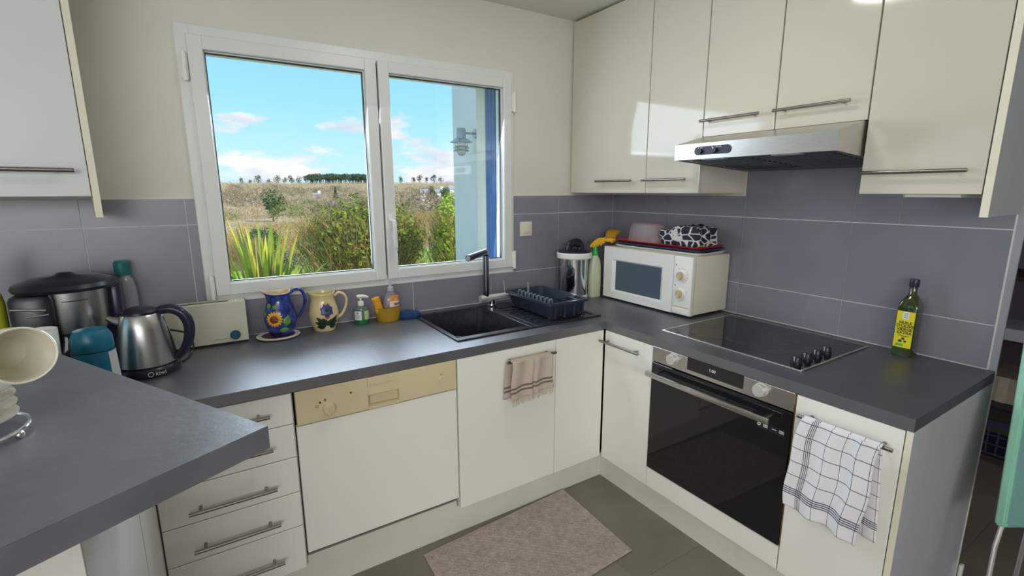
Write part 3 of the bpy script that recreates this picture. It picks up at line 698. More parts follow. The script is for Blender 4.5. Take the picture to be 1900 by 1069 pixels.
def leafshape(L, W, ang, n=8, u0=0, v0=0):
    pts = [(L*i/n, W*math.sin(PI*(i/n)**.8)) for i in range(n+1)] + [(L*i/n, -W*math.sin(PI*(i/n)**.8)) for i in range(n-1, 0, -1)]
    ca_, sa = math.cos(ang), math.sin(ang)
    return [(u0+u*ca_-v*sa, v0+u*sa+v*ca_) for u, v in pts]
def disc(r, u0=0, v0=0, n=16): return [(u0+r*math.cos(2*PI*i/n), v0+r*math.sin(2*PI*i/n)) for i in range(n)]

def jug(name, label, c, prof, wall, spout, m_out, m_in, hpts, hr, m_h):
    u = thing(name, label, 'jug', c)
    top = prof[-1][1]
    def fn(x, y, z, a):
        if z > top-.045:
            k = (z-(top-.045))/.045; s = max(0, math.cos(a-PI))**6
            x -= spout*s*k*k; z += .012*k*s
            z += .008*k*max(0, math.cos(a))**4
        return x, y, z
    b = bm_(); inner = [(max(r-wall, .001), max(z, wall)) for r, z in prof[::-1]]
    lathe(b, [(0, 0)]+prof, c=c, seg=48, fn=fn); body = obj('body', b, m_out, u, True)
    b = bm_(); lathe(b, [(prof[-1][0]+.0012, prof[-1][1]-.004), (prof[-1][0]-.0005, prof[-1][1]+.002)] + inner + [(0, wall)], c=c, seg=48, fn=fn); obj('lining', b, m_in, u, True)
    b = bm_(); tube(b, [(c[0]+x, c[1]-x*.12, c[2]+z) for x, z in hpts], hr, 12, flat=.75); obj('handle', b, m_h, u, True)
    return u, body
m_blue = mat('cobalt_glaze', (.022, .042, .22), .16, noise=.9, nscale=34, coat=.4)
m_jcream = mat('buff_glaze', (.70, .58, .30), .2, noise=.06, nscale=10, coat=.3)
m_lin = mat('buff_lining', (.66, .54, .36), .3)
J1 = (-2.002, -.104, H+.013)
p1 = [(.040, 0), (.045, .004), (.056, .03), (.064, .06), (.064, .085), (.056, .115), (.046, .145), (.044, .165), (.048, .183)]
jb, jbody = jug('pitcher', 'cobalt blue ceramic jug with a raised sunflower, standing on the oval trivet', J1, p1, .005, .020, m_blue, m_lin, [(.043, .172), (.06, .188), (.082, .187), (.098, .165), (.100, .13), (.088, .095), (.066, .065)], .009, m_blue)
f1 = surf(p1, J1); A0 = math.radians(-103)
m_pet = mat('sunflower_petal', (.82, .42, .02), .3, noise=.15, nscale=30); m_leafg = mat('glaze_leaf', (.12, .28, .045), .3, noise=.4, nscale=40)
for i in range(16):
    a = 2*PI*i/16; b = bm_(); patch(b, f1, A0-.28, .078, .062, leafshape(.024, .0062, a, 6, .011*math.cos(a), .011*math.sin(a)), .0015, .005)
    obj('petal', b, m_pet, jb, True, ang=80)
b = bm_(); patch(b, f1, A0-.28, .078, .062, disc(.0165), .004, .008); fc = obj('flower_center', b, mat('sunflower_heart', (.20, .05, .015), .6, noise=.4, nscale=200), jb, True, ang=80)
for (da, z, L, W, an) in ((.42, .048, .046, .015, 1.35), (-.05, .028, .046, .011, .05), (-.62, .120, .03, .012, 2.3), (-.98, .085, .028, .010, 1.9), (-.34, .118, .022, .010, 1.2)):
    b = bm_(); patch(b, f1, A0+da, z, .06, leafshape(L, W, an), .0012, .004); obj('leaf', b, m_leafg, jb, True, ang=80)
tv = thing('trivet', 'oval white rimmed ceramic trivet with dark red pattern under the blue jug', 'trivet', (-2.016, -.104, H))
tvc = (-2.016, -.104, H)
b = bm_(); lathe(b, [(0, .001), (.070, .001), (.083, .006), (.086, .011), (.083, .013), (.076, .011), (.070, .0105), (0, .0105)], c=tvc, seg=48, sy=.86); obj('plate', b, mat('white_rim_glaze', (.72, .66, .60), .2), tv, True)
b = bm_(); lathe(b, [(0, .0107), (.066, .0107), (.066, .0115), (0, .0115)], c=tvc, seg=40, sy=.86); obj('pattern', b, mat('dark_red_pattern', (.10, .03, .04), .3, noise=.9, nscale=60), tv, True)
J2 = (-1.822, -.080, H)
p2 = [(.044, 0), (.046, .006), (.052, .022), (.062, .055), (.0635, .080), (.058, .108), (.049, .135), (.048, .15), (.052, .168)]
jc, cbody = jug('pitcher', 'buff cream ceramic jug with a painted blue flower and dark leaves', J2, p2, .005, .014, m_jcream, m_jcream, [(.050, .150), (.068, .163), (.090, .152), (.100, .128), (.094, .095), (.078, .065), (.058, .048)], .0085, m_jcream)
f2 = surf(p2, J2); A2 = math.radians(-88)
m_bf = mat('painted_blue', (.05, .065, .17), .3, noise=.5, nscale=60); m_dl = mat('painted_dark_green', (.015, .04, .015), .3, noise=.6, nscale=60)
for i, a in enumerate((20, 70, 115, 160, 215, 270, 325)):
    a = math.radians(a); b = bm_(); patch(b, f2, A2, .098, .060, leafshape(.030, .0155, a, 8), .0008+.0002*i, .0018+.0002*i); obj('painted_petal', b, m_bf, jc, True, ang=80)
b = bm_(); patch(b, f2, A2, .098, .060, disc(.008), .0022, .0034); obj('flower_heart', b, m_ink, jc, True, ang=80)
for da, L, an, z in ((-.1, .052, 2.35, .030), (.1, .055, .75, .030), (-.1, .050, 2.75, .026), (.1, .052, .35, .026), (0, .040, 2.05, .028), (0, .035, 1.1, .026), (-.15, .04, 3.1, .022), (.15, .04, .02, .022)):
    b = bm_(); patch(b, f2, A2+da, z, .060, leafshape(L*1.1, .011, an), .0006, .0012); obj('painted_leaf', b, m_dl, jc, True, ang=80)
b = bm_(); patch(b, f2, A2, .058, .060, leafshape(.03, .010, PI/2), .001, .0018); obj('painted_bud', b, mat('painted_rose', (.32, .12, .08), .3), jc, True, ang=80)
b = bm_()
for i in range(9):       # small brush lettering arched over the flower
    an = math.radians(140-10*i); patch(b, f2, A2, .098, .060, leafshape(.0062, .0011, an+.9*(i % 2)-.4, 4, .030*math.cos(an), .028*math.sin(an)), .0006, .001)
obj('painted_lettering', b, mat('brown_brush', (.16, .09, .03), .4), jc)

# soap dispenser
so = thing('soap_dispenser', 'green hand soap bottle with white pump head near the cream jug', 'soap dispenser', (-1.652, -.068, H)); sc = (-1.652, -.068, H)
b = bm_(); lathe(b, [(0, 0), (.031, 0), (.034, .005), (.034, .026), (0, .026)], c=sc, seg=32); obj('soap', b, mat('green_soap', (.02, .16, .06), .15), so, True)
b = bm_(); lathe(b, [(.034, .026), (.034, .066), (.031, .077), (.016, .083), (.013, .086), (0, .086)], c=sc, seg=32); obj('body', b, mat('clear_green_plastic', (.42, .55, .46), .08, trans=.75), so, True)
b = bm_(); lathe(b, [(0, .086), (.015, .086), (.015, .103), (.010, .106), (.0045, .108), (.0045, .122), (0, .122)], c=sc, seg=24); tube(b, [(sc[0]-.016, sc[1], H+.126), (sc[0]-.010, sc[1], H+.129), (sc[0]+.012, sc[1]-.004, H+.129), (sc[0]+.034, sc[1]-.008, H+.123)], .006, 12, rr=[.006, .009, .008, .0045]); obj('pump', b, m_white, so, True)
fs = surf([(.034, 0), (.034, .09)], sc)
b = bm_(); t = bmesh.new()
def curved(b, f, a0, a1, z0, z1, eps, n=8):
    t = bmesh.new(); V = [(t.verts.new(f(a0+(a1-a0)*i/n, z0, eps)), t.verts.new(f(a0+(a1-a0)*i/n, z1, eps))) for i in range(n+1)]
    for A, B in zip(V, V[1:]): t.faces.new((A[0], B[0], B[1], A[1]))
    merge(b, t)
curved(b, fs, math.radians(-168), math.radians(-105), .022, .064, .0006); obj('label', b, mat('white_label', (.72, .76, .74), .5), so, True)
b = bm_(); curved(b, fs, math.radians(-82), math.radians(-20), .022, .064, .0006); obj('label', b, mat('pale_green_label', (.50, .62, .35), .5), so, True)
b = bm_(); patch(b, fs, math.radians(-135), .055, .034, disc(.005, n=8), .001, .0011)
for i in range(4): curved(b, fs, math.radians(-155), math.radians(-118), .030+.005*i, .0315+.005*i, .001)
obj('label_print', b, m_grey, so)

# amber caddy with washing-up bottle and cloth roll
ca2 = thing('sink_caddy', 'amber plastic sink caddy holding washing-up liquid and an orange cloth roll', 'caddy', (-1.53, -.075, H)); c3 = (-1.528, -.078, H)
b = bm_(); lathe(b, [(0, 0), (.052, 0), (.057, .008), (.062, .066), (.064, .068), (.061, .066), (.054, .010), (0, .008)], c=c3, seg=36, sy=.80)
obj('cup', b, mat('amber_plastic', (.58, .36, .02), .12, trans=.35, noise=.1), ca2, True)
wl = thing('washing_up_bottle', 'clear washing-up liquid bottle with orange label inside the amber caddy', 'bottle', (-1.510, -.078, H+.012)); c4 = (-1.510, -.076, H+.010)
b = bm_(); lathe(b, [(0, 0), (.034, 0), (.036, .01), (.038, .06), (.036, .085), (.026, .115), (.014, .130), (0, .130)], c=c4, seg=32, sy=.62); obj('body', b, mat('clear_bottle', (.62, .60, .66), .08, trans=.7), wl, True)
b = bm_(); lathe(b, [(0, .130), (.0155, .130), (.0155, .150), (.008, .153), (.007, .168), (.005, .172), (0, .172)], c=c4, seg=24); obj('cap', b, mat('clear_cap', (.66, .66, .72), .15, trans=.4), wl, True)
fw_ = lambda ang, z, e=0: Vector((c4[0]+(.0385+e)*math.cos(ang), c4[1]+(.0245+e)*math.sin(ang), c4[2]+z))
b = bm_(); curved(b, fw_, math.radians(-112), math.radians(-25), .056, .088, .0012); lb = obj('label', b, mat('cream_label', (.78, .66, .52), .5), wl, True)
b = bm_(); curved(b, fw_, math.radians(-110), math.radians(-27), .084, .112, .0014); obj('orange_label', b, mat('orange_label', (.72, .30, .06), .5, noise=.3, nscale=60), wl, True)
text('label_lettering', 'Vau', .018, (0, 0, 0), Matrix.Translation(fw_(math.radians(-64), .070, .0042)) @ Matrix.Rotation(math.radians(14), 4, 'Z') @ R_Y @ Matrix.Rotation(.15, 4, 'Z'), m_ink, lb, bold=.0004)
b = bm_(); cyl(b, (-1.560, -.082, H+.012), (-1.588, -.086, H+.116), .019, 20); cr_ = obj('cloth_roll', b, mat('orange_cloth', (.78, .36, .02), .8, noise=.15, nscale=60, bump=.3, bscale=200), None, True); tag(cr_, 'orange rolled sponge cloth leaning in the amber caddy', 'cloth')
b = bm_(); lathe(b, [(0, 0), (.045, 0), (.054, .008), (.056, .018), (.050, .030), (.036, .036), (0, .037)], c=(-1.425, -.100, H), seg=32, sy=.62)
for v in b.verts: v.co.z = H + (v.co.z-H)*(1+.25*(v.co.x+1.425)/.055*-.8)
tag(obj('scouring_pad', b, mat('blue_sponge', (.010, .045, .14), .8, noise=.3, nscale=90, bump=.4, bscale=220), None, True), 'dark blue sponge pad at the left end of the sink', 'sponge')

# ================================================================== CORNER OBJECTS
ja = thing('steel_jar', 'polished steel jar with white collar and black lid in the corner', 'jar', (-.460, -.180, H)); c5 = (-.460, -.180, H)
b = bm_(); lathe(b, [(0, .012), (.074, .012), (.076, .02), (.080, .232), (.076, .236), (0, .236)], c=c5, seg=48); obj('body', b, m_chrome, ja, True)
b = bm_(); lathe(b, [(0, 0), (.077, 0), (.080, .004), (.080, .022), (.075, .026), (0, .026)], c=c5, seg=40); obj('base_ring', b, m_white, ja, True)
b = bm_(); lathe(b, [(0, .234), (.096, .234), (.100, .239), (.101, .262), (.097, .268), (0, .268)], c=c5, seg=48); obj('collar', b, m_white, ja, True)
b = bm_(); lathe(b, [(0, .268), (.094, .268), (.092, .275), (.07, .283), (0, .287)], c=c5, seg=40)
obj('lid', b, m_black, ja, True)
b = bm_(); tube(b, [(c5[0]-.045, c5[1], H+.283), (c5[0]-.043, c5[1], H+.302), (c5[0]-.028, c5[1]-.002, H+.316), (c5[0]+.0, c5[1]-.004, H+.321), (c5[0]+.028, c5[1]-.002, H+.316), (c5[0]+.043, c5[1], H+.302), (c5[0]+.045, c5[1], H+.283)], .016, 12, flat=1.5); obj('lid_grip', b, m_black, ja, True)
gb = thing('detergent_bottle', 'pale green detergent bottle with bright green cap beside the microwave', 'bottle', (-.347, -.208, H)); c6 = (-.335, -.216, H)
b = bm_(); t = bmesh.new()
def rrect(w, d, r, z, n=4):
    P = []
    for sx, sy, a0 in ((1, 1, 0), (-1, 1, PI/2), (-1, -1, PI), (1, -1, 1.5*PI)):
        for i in range(n+1):
            a = a0+PI/2*i/n; P.append(t.verts.new((c6[0]+sx*(w/2-r)+r*math.cos(a), c6[1]+sy*(d/2-r)+r*math.sin(a), c6[2]+z)))
    return P
rg = [rrect(w_, d_, r_, z) for w_, d_, r_, z in ((.070, .042, .012, 0), (.074, .046, .014, .006), (.074, .046, .014, .12), (.072, .044, .014, .18), (.062, .042, .016, .215), (.040, .036, .016, .235), (.034, .034, .0165, .243))]
for A, B in zip(rg, rg[1:]):
    for i in range(len(A)): t.faces.new((A[i], A[(i+1) % len(A)], B[(i+1) % len(A)], B[i]))
t.faces.new(rg[0][::-1]); t.faces.new(rg[-1]); merge(b, t)
m_pg = mat('pale_green_plastic', (.55, .60, .42), .35)
obj('body', b, m_pg, gb, True)
b = bm_(); lathe(b, [(.012, 0), (.018, .001), (.020, .003), (.017, .005), (.011, .004)], seg=24, sx=1.0, sy=2.2, closed=True, mtx=Matrix.Translation((c6[0], c6[1]-.0225, c6[2]+.12)) @ Matrix.Rotation(PI/2, 4, 'X')); obj('grip_ring', b, m_pg, gb, True)
b = bm_(); lathe(b, [(0, .243), (.018, .243), (.0185, .25), (.017, .268), (.012, .271), (.011, .290), (.008, .294), (0, .294)], c=c6, seg=24); obj('cap', b, mat('bright_green', (.02, .42, .05), .3), gb, True)

# microwave
mw = thing('microwave', 'white microwave oven with two round dials in the corner of the worktop', 'microwave', (-.16, -.565, H))
mx0, mx1, my0, my1, mz0, mz1 = -.290, -.020, -.866, -.264, H+.012, H+.300
b = bm_(); box(b, mx0+.012, mx1, my0+.002, my1-.002, mz0+.002, mz1-.001, .004); obj('casing', b, m_cream, mw, True)
b = bm_(); box(b, mx0-.018, mx0+.012, my0, -.757, mz0, mz1, .005); cpm = obj('control_panel', b, m_white, mw, True)
b = bm_(); fx0 = mx0-.018
wy0, wy1, wz0, wz1 = -.690, -.330, H+.050, H+.232
for y0, y1, z0, z1 in ((-.755, wy0, mz0, mz1), (wy1, my1, mz0, mz1), (wy0, wy1, mz0, wz0), (wy0, wy1, wz1, mz1)): box(b, fx0, mx0+.012, y0, y1, z0, z1)
drm = obj('door', b, m_white, mw)
b = bm_()
for (y0, z0, y1, z1) in ((wy0, wz0, wy0, wz1), (wy1, wz0, wy1, wz1), (wy0, wz0, wy1, wz0), (wy0, wz1, wy1, wz1)):
    t = bmesh.new(); cyc = lambda y, z, k, x: t.verts.new((x, y + ((-.51-y)*k), z + ((H+.141-z)*k)))
    A, B = cyc(y0, z0, 0, fx0+.0005), cyc(y1, z1, 0, fx0+.0005); A2_, B2_ = cyc(y0, z0, .10, fx0+.012), cyc(y1, z1, .10, fx0+.012); t.faces.new((A, B, B2_, A2_)); merge(b, t)
obj('window_bevel', b, m_white, drm)
obj('window_glass', box(bm_(), fx0+.012, fx0+.016, wy0+.01, wy1-.01, wz0+.006, wz1-.006), mat('screen_reflection_grey', (.085, .12, .15), .12, spec=.6), drm)  # reflected light put into the screen's blue-grey base colour
for z in (H+.206, H+.116):
    b = bm_(); mt = Matrix.Translation((fx0, -.806, z)) @ Matrix.Rotation(-PI/2, 4, 'Y')
    lathe(b, [(0, .004), (.0235, .004), (.0255, .003), (.0265, 0), (0, 0)], seg=32, mtx=mt); lathe(b, [(.020, .004), (.0225, .004), (.0225, .012), (.020, .012)], seg=32, closed=True, mtx=mt)
    kn = obj('dial', b, m_white, mw, True)
    b = bm_(); t = bmesh.new(); P = [(.020*math.cos(a), .0125*math.sin(a)) for a in [2*PI*i/20 for i in range(20)]]
    A = [t.verts.new((fx0-.004, -.806+v, z+u)) for u, v in P]; B = [t.verts.new((fx0-.022, -.806+v*.55, z+u)) for u, v in P]
    for i in range(20): t.faces.new((A[i], A[(i+1) % 20], B[(i+1) % 20], B[i]))
    t.faces.new(B); merge(b, t); obj('dial_grip', b, mat('tan_plastic', (.60, .50, .28), .4), kn, True)
b = bm_()
for i in range(8):
    a = math.radians(70+24*i); y, z = -.806+.036*math.cos(a), H+.206+.036*math.sin(a); box(b, fx0-.0006, fx0, y-.002, y+.002, z-.0018, z+.0018)
box(b, fx0-.0006, fx0, -.776, -.768, H+.252, H+.260); box(b, fx0-.0006, fx0, -.776, -.768, H+.152, H+.158)
for y, z in ((-.785, .146), (-.84, .13), (-.806, .080)): box(b, fx0-.0006, fx0, y-.002, y+.002, H+z-.0018, H+z+.0018)
obj('dial_marks', b, m_grey, cpm)
b = bm_(); box(b, fx0-.004, fx0+.004, my0+.006, -.763, mz0+.006, mz0+.034, .002); obj('door_button', b, m_white, mw, True)
b = bm_(); box(b, fx0-.0006, fx0+.002, my0+.006, -.762, mz0+.035, mz0+.041); obj('button_gap', b, mat('tan_plastic', (.60, .50, .28), .4), mw)
for x in (mx0+.03, mx1-.03):
    for y in (my0+.04, my1-.04): b = bm_(); cyl(b, (x, y, H+.0005), (x, y, mz0+.004), .012, 12); obj('foot', b, m_black, mw, True)
# trays stacked on top
def tray(label, z, m, x0, x1, y0, y1, rz, hgt=.011):
    t = bmesh.new(); cx, cy = (x0+x1)/2, (y0+y1)/2
    def rr(o, zz, r=.03, n=4):
        P = []; w_, d_ = (x1-x0)/2+o, (y1-y0)/2+o; rad = r+o
        for sx, sy, a0 in ((1, 1, 0), (-1, 1, PI/2), (-1, -1, PI), (1, -1, 1.5*PI)):
            for i in range(n+1):
                a = a0+PI/2*i/n; x, y = sx*(w_-rad)+rad*math.cos(a), sy*(d_-rad)+rad*math.sin(a)
                P.append(t.verts.new((cx+x*math.cos(rz)-y*math.sin(rz), cy+x*math.sin(rz)+y*math.cos(rz), zz)))
        return P
    rg = [rr(-.012, z), rr(-.004, z+hgt*.6), rr(.006, z+hgt), rr(.006, z+hgt+.002), rr(-.004, z+hgt*.75), rr(-.014, z+.003)]
    for A, B in zip(rg, rg[1:]):
        for i in range(len(A)): t.faces.new((A[i], A[(i+1) % len(A)], B[(i+1) % len(A)], B[i]))
    t.faces.new(rg[0][::-1]); t.faces.new(rg[-1]); b = bm_(); merge(b, t)
    return tag(obj('serving_tray', b, m, None, True), label, 'tray', 'trays on the microwave')
zt_ = mz1+.0005
tray('white serving tray, lowest of the trays on the microwave', zt_, m_white, -.262, -.03, -.850, -.30, .03)
tray('dark blue serving tray, middle of the trays on the microwave', zt_+.0134, mat('navy_tray', (.05, .07, .16), .3), -.258, -.034, -.845, -.292, .02)
tray('red serving tray, topmost of the trays on the microwave', zt_+.0268, mat('red_tray', (.50, .035, .05), .3), -.252, -.038, -.842, -.284, .0)
zc = zt_+.0305
b = bm_(); lathe(b, [(.130, 0), (.130, .003), (.126, .006), (.122, .010), (.112, .075), (.102, .096), (.083, .104), (0, .106), (0, .103), (.082, .101), (.099, .093), (.109, .074), (.119, .010), (.124, .003)], c=(-.146, -.428, zc), seg=48, sx=.60)
m_dome = mat('frosted_clear_plastic', (.86, .85, .86), .22, trans=.6, alpha=.27)
tag(obj('cake_cover', b, m_dome, None, True), 'translucent plastic cake cover standing on the red tray', 'cover')
# patterned folded cloth
def hexmat():
    m = bpy.data.materials.new('black_white_print'); m.use_nodes = True; t = m.node_tree; bs = t.nodes['Principled BSDF']; bs.inputs['Roughness'].default_value = .85
    tc = N(t, 'ShaderNodeTexCoord'); v = N(t, 'ShaderNodeTexVoronoi'); v.feature = 'DISTANCE_TO_EDGE'; v.inputs['Scale'].default_value = 24; v.inputs['Randomness'].default_value = .7
    mp = N(t, 'ShaderNodeMapping'); mp.inputs['Scale'].default_value = (1, .75, 1.25); t.links.new(tc.outputs['Object'], mp.inputs[0]); t.links.new(mp.outputs[0], v.inputs['Vector'])
    r = ramp(t, [(.055, (.62, .60, .58)), (.085, (.018, .018, .035))], v.outputs['Distance']); t.links.new(r.outputs[0], bs.inputs['Base Color']); return m
b = bm_(); t = bmesh.new(); bmesh.ops.create_cube(t, size=1); bmesh.ops.subdivide_edges(t, edges=t.edges[:], cuts=9, use_grid_fill=True)
for v in t.verts:
    x, y, z = v.co; k = (abs(2*x)**6+abs(2*y)**6+abs(2*z)**4)
    s = 1/(max(1, k))**.12
    v.co = Vector((x*s*.165+.006*math.sin(18*y+5*z), y*s*.262+.008*math.sin(16*x), z*s*.094+.010*math.sin(9*y+2)*(z+.5)+.006*math.sin(30*x+8*y)*(z+.5)+(-.030*(y-.0) if z > 0 else 0)))
t.transform(Matrix.Translation((-.145, -.700, zc+.049))); merge(b, t)
tag(obj('folded_cloth', b, hexmat(), None, True, ang=80), 'folded black cloth with white net pattern lying on the red tray', 'cloth')
# rubber glove: palm, cuff, five fingers
b = bm_(); zg = mz1+.006
me_ = bmesh.new()
lathe(b, [(0, -.045), (.030, -.042), (.043, -.02), (.045, .01), (.040, .035), (.025, .045), (0, .047)], seg=20, sy=.34, mtx=Matrix.Translation((-.235, -.222, zg+.024)) @ Matrix.Rotation(.95, 4, 'Z') @ Matrix.Rotation(PI/2, 4, 'Y') @ Matrix.Rotation(PI/2, 4, 'Z'))
for off, ln, dz in ((-.032, .075, -.012), (-.011, .085, -.016), (.010, .08, -.010), (.030, .065, -.004)):
    dx, dy = -math.cos(.95), -math.sin(.95); px, py = -.235+dx*.035-dy*off, -.222+dy*.035*.3+dx*off*.6
    tube(b, [(px+.01, py, zg+.022), (px+dx*ln*.4, py+.012, zg+.026), (px+dx*ln*.9-.02, py+.02, zg+.012+dz), (px+dx*ln-.03, py+.022, zg-.004+dz)], .010, 10, rr=[.011, .0105, .009, .005])
tube(b, [(-.215, -.24, zg+.02), (-.235, -.262, zg+.02), (-.262, -.272, zg+.014)], .010, 10, rr=[.012, .010, .005])
tube(b, [(-.215, -.205, zg+.024), (-.175, -.175, zg+.040), (-.135, -.145, zg+.052), (-.105, -.125, zg+.058)], .03, 16, rr=[.030, .032, .040, .044], flat=.30)
tag(obj('rubber_glove', b, mat('yellow_rubber', (.70, .38, .01), .5, noise=.1, nscale=30), None, True), 'yellow rubber glove draped over the left back corner of the microwave', 'glove')

# ================================================================== HOB, OIL, SWITCH
ho = thing('hob', 'black glass hob with steel rim and four black knobs', 'hob', (-.32, -1.23, H))
b = bm_(); hx0, hx1, hy0, hy1 = -.572, -.068, -1.530, -.928
for x0, x1, y0, y1 in ((hx0, hx0+.009, hy0, hy1), (hx1-.009, hx1, hy0, hy1), (hx0+.009, hx1-.009, hy0, hy0+.009), (hx0+.009, hx1-.009, hy1-.009, hy1)): box(b, x0, x1, y0, y1, H+.0005, H+.006, .0012, 1)
obj('rim', b, mat('polished_rim', (.75, .73, .71), .22, 1.0), ho)
obj('glass_top', box(bm_(), hx0+.008, hx1-.008, hy0+.008, hy1-.008, H+.0005, H+.0052), m_bglass, ho)
for x in (-.505, -.435, -.365, -.295):
    b = bm_(); lathe(b, [(0, .026), (.014, .026), (.0155, .024), (.017, .008), (.019, .006), (.019, 0), (0, 0)], c=(x, -1.478, H+.0054), seg=24)
    kn = obj('knob', b, m_black, ho, True)
    obj('pointer', box(bm_(), x-.017, x-.013, -1.4795, -1.4765, H+.016, H+.0315), mat('grey_pointer', (.4, .42, .45), .4), kn)
for cx, cy, r in ((-.43, -1.08, .09), (-.43, -1.33, .075), (-.19, -1.08, .075), (-.19, -1.33, .10)):
    b = bm_(); lathe(b, [(r-.0008, 0), (r, 0), (r, .0003), (r-.0008, .0003)], c=(cx, cy, H+.0053), seg=48, closed=True); obj('zone_ring', b, mat('zone_print', (.06, .06, .065), .3), ho)
ol = thing('oil_bottle', 'square dark green olive oil bottle with yellow label against the tiles', 'bottle', (-.060, -1.638, H)); oc = (-.060, -1.640, H)
t = bmesh.new(); b = bm_()
def rsq(hw, r, z, n=3):
    P = []
    for sx, sy, a0 in ((1, 1, 0), (-1, 1, PI/2), (-1, -1, PI), (1, -1, 1.5*PI)):
        for i in range(n+1):
            a = a0+PI/2*i/n; P.append(t.verts.new((oc[0]+sx*(hw-r)+r*math.cos(a), oc[1]+sy*(hw-r)+r*math.sin(a), oc[2]+z)))
    return P
rg = [rsq(*q_) for q_ in ((.029, .006, 0), (.031, .006, .004), (.031, .006, .185), (.029, .012, .205), (.021, .017, .224), (.0135, .0134, .236), (.0125, .0124, .262), (.0125, .0124, .266))]
for A, B in zip(rg, rg[1:]):
    for i in range(len(A)): t.faces.new((A[i], A[(i+1) % len(A)], B[(i+1) % len(A)], B[i]))
t.faces.new(rg[0][::-1]); t.faces.new(rg[-1]); merge(b, t)
obj('body', b, mat('dark_green_glass', (.030, .045, .008), .06, noise=.2, spec=.7, coat=.5), ol, True)
b = bm_(); lathe(b, [(0, .262), (.0145, .262), (.0155, .265), (.0155, .287), (.0145, .290), (0, .290)], c=oc, seg=24); obj('cap', b, mat('navy_cap', (.018, .018, .05), .3), ol, True)
xl = oc[0]-.0312
lab = obj('label', box(bm_(), xl-.0006, xl, oc[1]-.0275, oc[1]+.0275, H+.035, H+.172), mat('yellow_label', (.72, .62, .01), .5), ol)
text('label_lettering', "HUILE\nD'OLIVE\nVIERGE\nEXTRA", .0150, (xl-.0008, oc[1]-.002, H+.110), R_X, m_ink, lab, bold=.0004)
text('label_small_print', 'PREMIERE PRESSION\nA FROID', .0042, (xl-.0008, oc[1]-.002, H+.078), R_X, m_ink, lab)
b = bm_(); box(b, xl-.0012, xl-.0006, oc[1]-.010, oc[1]+.010, H+.142, H+.171); obj('label_badge', b, mat('pale_badge', (.66, .70, .72), .5), lab)
b = bm_()
for z in (.148, .155, .162): box(b, xl-.0014, xl-.0012, oc[1]-.006, oc[1]+.006, H+z, H+z+.003)
obj('badge_print', b, m_grey, lab)
b = bm_(); box(b, xl-.0010, xl-.0006, oc[1]-.012, oc[1]-.004, H+.056, H+.063); box(b, xl-.001, xl-.0006, oc[1]+.002, oc[1]+.012, H+.055, H+.064); lathe(b, [(0, 0), (.004, 0), (.004, .0004), (0, .0004)], seg=14, sx=1, sy=1.3, mtx=Matrix.Translation((xl-.0006, oc[1]-.001, H+.069)) @ Matrix.Rotation(-PI/2, 4, 'Y')); obj('label_marks', b, m_ink, lab)
obj('green_mark', box(bm_(), xl-.001, xl-.0006, oc[1]-.004, oc[1]+.020, H+.040, H+.050), mat('green_mark', (.10, .42, .06), .5), lab)
sw = thing('light_switch', 'square ivory light switch on the tiles right of the window', 'switch', (-.683, -.009, 1.227))
b = bm_(); box(b, -.724, -.642, -.018, -.0092, 1.186, 1.268, .003); obj('plate', b, m_cream, sw, True)
b = bm_(); box(b, -.705, -.660, -.022, -.017, 1.203, 1.250, .002); rk_ = obj('rocker', b, m_cream, sw, True)
obj('indicator', box(bm_(), -.678, -.664, -.0226, -.0218, 1.207, 1.209), m_grey, sw)

# ================================================================== TEXTILES
def linemat(name, base, u_lines, v_lines, col, bump=.15, bs=500):
    m = bpy.data.materials.new(name); m.use_nodes = True; t = m.node_tree; bs_ = t.nodes['Principled BSDF']; bs_.inputs['Roughness'].default_value = .9; bs_.inputs['Sheen Weight'].default_value = .2
    uv = N(t, 'ShaderNodeUVMap'); s = N(t, 'ShaderNodeSeparateXYZ'); t.links.new(uv.outputs[0], s.inputs[0]); acc = None
    for k_, lines in ((0, u_lines), (1, v_lines)):
        for c_, w_ in lines:
            d = math_(t, 'LESS_THAN', math_(t, 'ABSOLUTE', math_(t, 'SUBTRACT', s.outputs[k_], c_)), w_)
            acc = d if acc is None else math_(t, 'MAXIMUM', acc, d)
    n = N(t, 'ShaderNodeTexNoise'); n.inputs['Scale'].default_value = bs
    t.links.new(mixc(t, acc, base, col), bs_.inputs['Base Color'])
    bp = N(t, 'ShaderNodeBump'); bp.inputs['Strength'].default_value = bump; bp.inputs['Distance'].default_value = .002; t.links.new(n.outputs[0], bp.inputs['Height']); t.links.new(bp.outputs[0], bs_.inputs['Normal'])
    return m
def cloth(name, nu, nv, f, m, parent=None, thick=.002):
    t = bmesh.new(); uvl = t.loops.layers.uv.new('UVMap'); V = [[t.verts.new(f(i/nu, j/nv)) for j in range(nv+1)] for i in range(nu+1)]; uvm = {}
    for i in range(nu+1):
        for j in range(nv+1): uvm[V[i][j]] = (i/nu, j/nv)
    for i in range(nu):
        for j in range(nv):
            fc_ = t.faces.new((V[i][j], V[i][j+1], V[i+1][j+1], V[i+1][j])); fc_.smooth = True
            for l in fc_.loops: l[uvl].uv = uvm[l.vert]
    if parent is not None: t.transform(chain(parent).inverted())
    me = bpy.data.meshes.new(name); t.to_mesh(me); t.free(); o = bpy.data.objects.new(name, me); C.objects.link(o); me.materials.append(m)
    md = o.modifiers.new('thickness', 'SOLIDIFY'); md.thickness = thick; md.offset = 0
    if parent is not None: o.parent = parent
    return o
bandu = [(.16+.022*i, .0045) for i in range(4)]; bandv = [(.80+.021*i, .0050) for i in range(4)]
m_chk = linemat('checked_cotton', (.80, .79, .80), bandu+[(q_, .0032) for q_ in (.42, .62, .80, .97)], bandv+[(q_, .0034) for q_ in (.10, .24, .38, .52, .66)], (.045, .045, .09))
